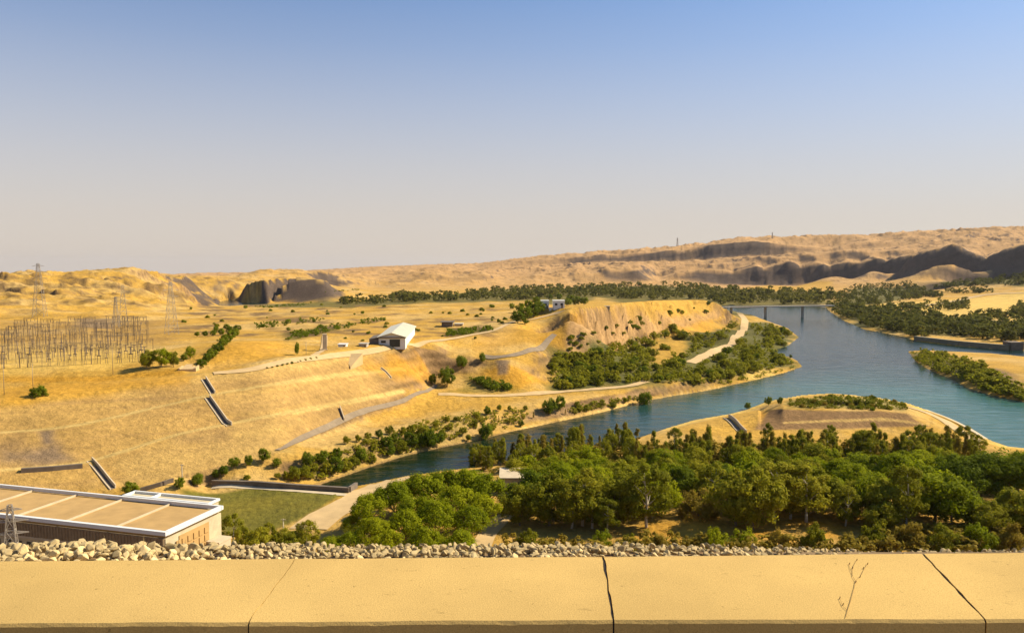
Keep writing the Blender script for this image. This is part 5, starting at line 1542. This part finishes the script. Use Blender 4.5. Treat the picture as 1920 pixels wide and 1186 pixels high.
hut(1022, 579, 14, 15, 8, 'house', 'narrow white house among dark trees on the bluff, the left one', 'house', win=1)
hut(1048, 578, 21, 14, 9, 'house', 'boxy white house on the bluff, the right and wider one', 'house', win=2)
hut(1033, 582, 7, 4.5, 3, 'shed', 'tiny white shed below and between the two white houses', 'shed')
hut(1139, 578, 9, 4, 4, 'shed', 'tiny pale shed at the right end of the bluff-top road', 'shed', 'pale_concrete', 'pale_concrete')
hut(838, 613, 20, 9, 8, 'shed', 'low dark shed behind the hedge, right of the pale-roofed hall', 'shed', 'dark_concrete', 'dark_concrete', over=.8)
hut(860, 611, 16, 4, 4, 'shed', 'low pale outbuilding right of the low dark shed', 'shed', 'pale_concrete', 'metalroof')
hut(641, 650, 14, 4, 4, 'shed', 'low white container on the terrace, between the pillar and the hall', 'shed')
hut(680, 650, 14, 5, 5, 'shed', 'low grey shed next to the left side of the pale-roofed hall', 'shed', 'grey_concrete', 'grey_concrete')
hut(962, 925, 44, 30, 9, 'shed', 'pale flat-roofed shed half hidden between the pine grove and the wood', 'shed', 'pale_concrete', 'pale_concrete', over=.6)
hut(1745, 873, 16, 10, 4, 'shed', 'small pale hut hidden among trees of the right-hand clump', 'shed', 'pale_concrete', 'pale_concrete')
hut(1908, 656, 20, 13, 10, 'pump_house', 'dark block at the right end of the concrete quay wall', 'pump house', 'dark_concrete', 'dark_concrete', over=.2)
# concrete intake by the switchyard trees
p = hit(352, 694); mb = MB(); mb.box((0, 2.5, -.1), (5.5, 8, 1.4)); mb.box((-1.4, 10.5, .1), (2.2, 8, .5)); mb.box((2.5, 2.5, .75), (.5, 8, .3)); mb.box((-2.5, 2.5, .75), (.5, 8, .3))
tag(mb.build('intake', M['dirt'], None, tuple(p), .25), 'pale sandy intake slab at the head of the upper drain chute', 'intake')


# ------------------------------------------------------------------ chutes, walls, quay, bridge
def chute(a_, b2, width, hgt, name, label, cat='drain chute'):
    """open concrete channel running down the slope"""
    pa, pb = hit(*a_), hit(*b2)
    d = pb[:2] - pa[:2]; Ln = np.linalg.norm(d); d = d / Ln; nrm = np.array([-d[1], d[0]])
    o = empty(name, (pa[0], pa[1], pa[2])); tag(o, label, cat)
    K = max(2, int(Ln / 3))
    ts = np.linspace(0, Ln, K + 1)
    zs = [gz(*(pa[:2] + d * t)) for t in ts]

    def run(off0, off1, z0, z1):
        mb = MB()
        for k in range(K):
            q = []
            for t, zz in ((ts[k], zs[k]), (ts[k + 1], zs[k + 1])):
                for of in (off0, off1):
                    c = pa[:2] + d * t + nrm * of
                    q.append((c[0] - pa[0], c[1] - pa[1], zz - pa[2]))
            lo = [(q[i][0], q[i][1], q[i][2] + z0) for i in (0, 2, 3, 1)]
            hi = [(q[i][0], q[i][1], q[i][2] + z1) for i in (0, 2, 3, 1)]
            mb.hexa(lo, hi)
        return mb
    run(-width / 2, width / 2, -.4, .06).build('channel_floor', M['dark_concrete'], o)  # dark floor: the side wall's shade is put into its colour
    run(width / 2, width / 2 + .28, -.5, hgt).build('side_wall', M['pale_concrete'], o)
    run(-width / 2 - .28, -width / 2, -.5, .16).build('side_wall', M['pale_concrete'], o)
    return o


chute((382, 711), (399, 738), 1.1, 1.0, 'drain_chute', 'short concrete drain chute on the upper band of the dam slope')
chute((389, 746), (430, 798), 1.2, 1.1, 'drain_chute', 'long straight concrete drain chute on the middle band of the dam slope')
chute((168, 864), (212, 916), 1.0, 1.0, 'drain_chute', 'concrete drain chute at the foot of the dam slope behind the power station')
chute((1361, 783), (1394, 814), 1.8, 1.5, 'culvert_channel', 'concrete outlet channel cutting through the near river bank left of the levee', 'channel')
chute((634, 765), (642, 788), 1.0, 0.9, 'drain_chute', 'short dark drain chute just above the service road')
chute((714, 690), (733, 709), 0.5, 0.5, 'drain_chute', 'thin drain line on the ochre patch at the right end of the dam slope')
# wedge-shaped concrete block
p = hit(654, 690)
mb = MB(); mb.add([(-4, 10, 4.2), (3.4, 10, 4.6), (0.6, 0, .3), (-4, 10, -2), (3.4, 10, -2), (.6, 0, -2)], [(0, 2, 1), (0, 3, 5, 2), (2, 5, 4, 1), (1, 4, 3, 0), (3, 4, 5)])
tag(mb.build('spillway_wedge', M['dirt'], None, tuple(p), 0), 'pale triangular concrete wedge set in the rim of the dam slope', 'wedge')


def wall_line(pts, h, t, name, m, label, cat, base=-.6, zfix=None, cap=None):
    o = empty(name, (pts[0][0], pts[0][1], pts[0][2])); tag(o, label, cat)
    mb = MB(); mc = MB(); p0 = np.array(pts[0])
    for pa, pb in zip(pts, pts[1:]):
        pa = np.array(pa); pb = np.array(pb)
        d = (pb - pa)[:2]; d = d / np.linalg.norm(d); nn = np.array([-d[1], d[0]]) * t / 2
        def q4(dz, k=1.0): return [(pa[0] - nn[0] * k - p0[0], pa[1] - nn[1] * k - p0[1], pa[2] + dz - p0[2]), (pb[0] - nn[0] * k - p0[0], pb[1] - nn[1] * k - p0[1], pb[2] + dz - p0[2]),
                                   (pb[0] + nn[0] * k - p0[0], pb[1] + nn[1] * k - p0[1], pb[2] + dz - p0[2]), (pa[0] + nn[0] * k - p0[0], pa[1] + nn[1] * k - p0[1], pa[2] + dz - p0[2])]
        mb.hexa(q4(base), q4(h))
        if cap: mc.hexa(q4(h + .003, 1.25), q4(h + .2, 1.25))
    mb.build('wall_face', M[m], o)
    if cap: mc.build('coping', M[cap], o)
    return o


wall_line([hit(u, v) for u, v in [(398, 909), (480, 911), (560, 917), (655, 923)]], 1.15, .8, 'retaining_wall', 'dark_concrete', 'low dark retaining wall along the far side of the grass pitch', 'retaining wall', cap='dark_concrete')
wall_line([hit(u, v) for u, v in [(655, 923), (668, 914)]], 1.5, .8, 'retaining_wall', 'dark_concrete', 'short end of dark wall between the pitch and the dirt track', 'retaining wall')
wall_line([hit(u, v) for u, v in [(262, 922), (300, 911), (325, 903)]], 1.0, .5, 'retaining_wall', 'dark_concrete', 'thin dark wall at the slope foot behind the power station', 'retaining wall')
wall_line([hit(u, v) for u, v in [(40, 884), (100, 880), (155, 875)]], 0.9, 1.0, 'retaining_wall', 'dark_concrete', 'dark-topped wall on the slope foot above the power station roof', 'retaining wall')
ribbon('pitch_walk', [hit(u, v) for u, v in [(398, 913), (480, 914), (560, 920), (650, 927)]], 2.0, M['pale_concrete'], 0.1)
quay = [at_z(u, v, 0) for u, v in [(1716, 638), (1800, 648), (1893, 656)]]
wall_line(quay, 3.3, 3.0, 'quay_wall', 'mossy', 'long grey concrete quay wall along the far bank of the right-hand inlet', 'quay wall', -3, cap='mossy')

ba = at_d(1338, 575.5, 900); bb = at_d(1562, 571.5, 985)
br = empty('bridge', (*((ba + bb) / 2)[:2], 0)); tag(br, 'low slender concrete bridge crossing the river in the distance', 'bridge')
cx0 = (ba + bb) / 2; dd_ = bb - ba; Lb = np.linalg.norm(dd_[:2]); ang = math.atan2(dd_[1], dd_[0]); zm = cx0[2]
mb = MB(); mb.box((0, 0, zm - .6), (Lb, 7, 1.2), ang); mb.build('deck', M['grey_concrete'], br)
for s in (-1, 1):
    mb = MB(); off = Vector((-math.sin(ang), math.cos(ang), 0)) * 3.4 * s
    mb.box((off.x, off.y, zm + 1.0), (Lb, .12, .15), ang)
    for k in range(40):
        t = (k / 39 - .5) * Lb
        mb.box((off.x + math.cos(ang) * t, off.y + math.sin(ang) * t, zm + .5), (.15, .15, 1.0), ang)
    mb.build('railing', M['steel'], br)
for u in (1370, 1433, 1503):
    t = ((u - 1338) / (1562 - 1338) - .5) * Lb
    mb = MB(); mb.box((math.cos(ang) * t, math.sin(ang) * t, (zm - 1.2) / 2 - 1.5), (1.0, 4, zm - 1.2 + 3), ang); mb.build('pier', M['grey_concrete'], br)

# ------------------------------------------------------------------ haze in the valley air
hz = bpy.data.materials.new('haze'); hz.use_nodes = True
N = hz.node_tree.nodes; L = hz.node_tree.links
N.remove(N['Principled BSDF'])
pv = N.new('ShaderNodeVolumePrincipled'); pv.inputs['Color'].default_value = (0.86, 0.86, 0.88, 1); pv.inputs['Density'].default_value = 1.8e-5
pv.inputs['Anisotropy'].default_value = 0.3
L.new(pv.outputs[0], N['Material Output'].inputs['Volume'])
mb = MB(); zt_ = float(Z.max()) + 8
zb_ = float(Z.min()) - 1.5
mb.box((0, 10300, (zt_ + zb_) / 2), (30000, 20800, zt_ - zb_))
tag(mb.build('haze', hz), kind='stuff')
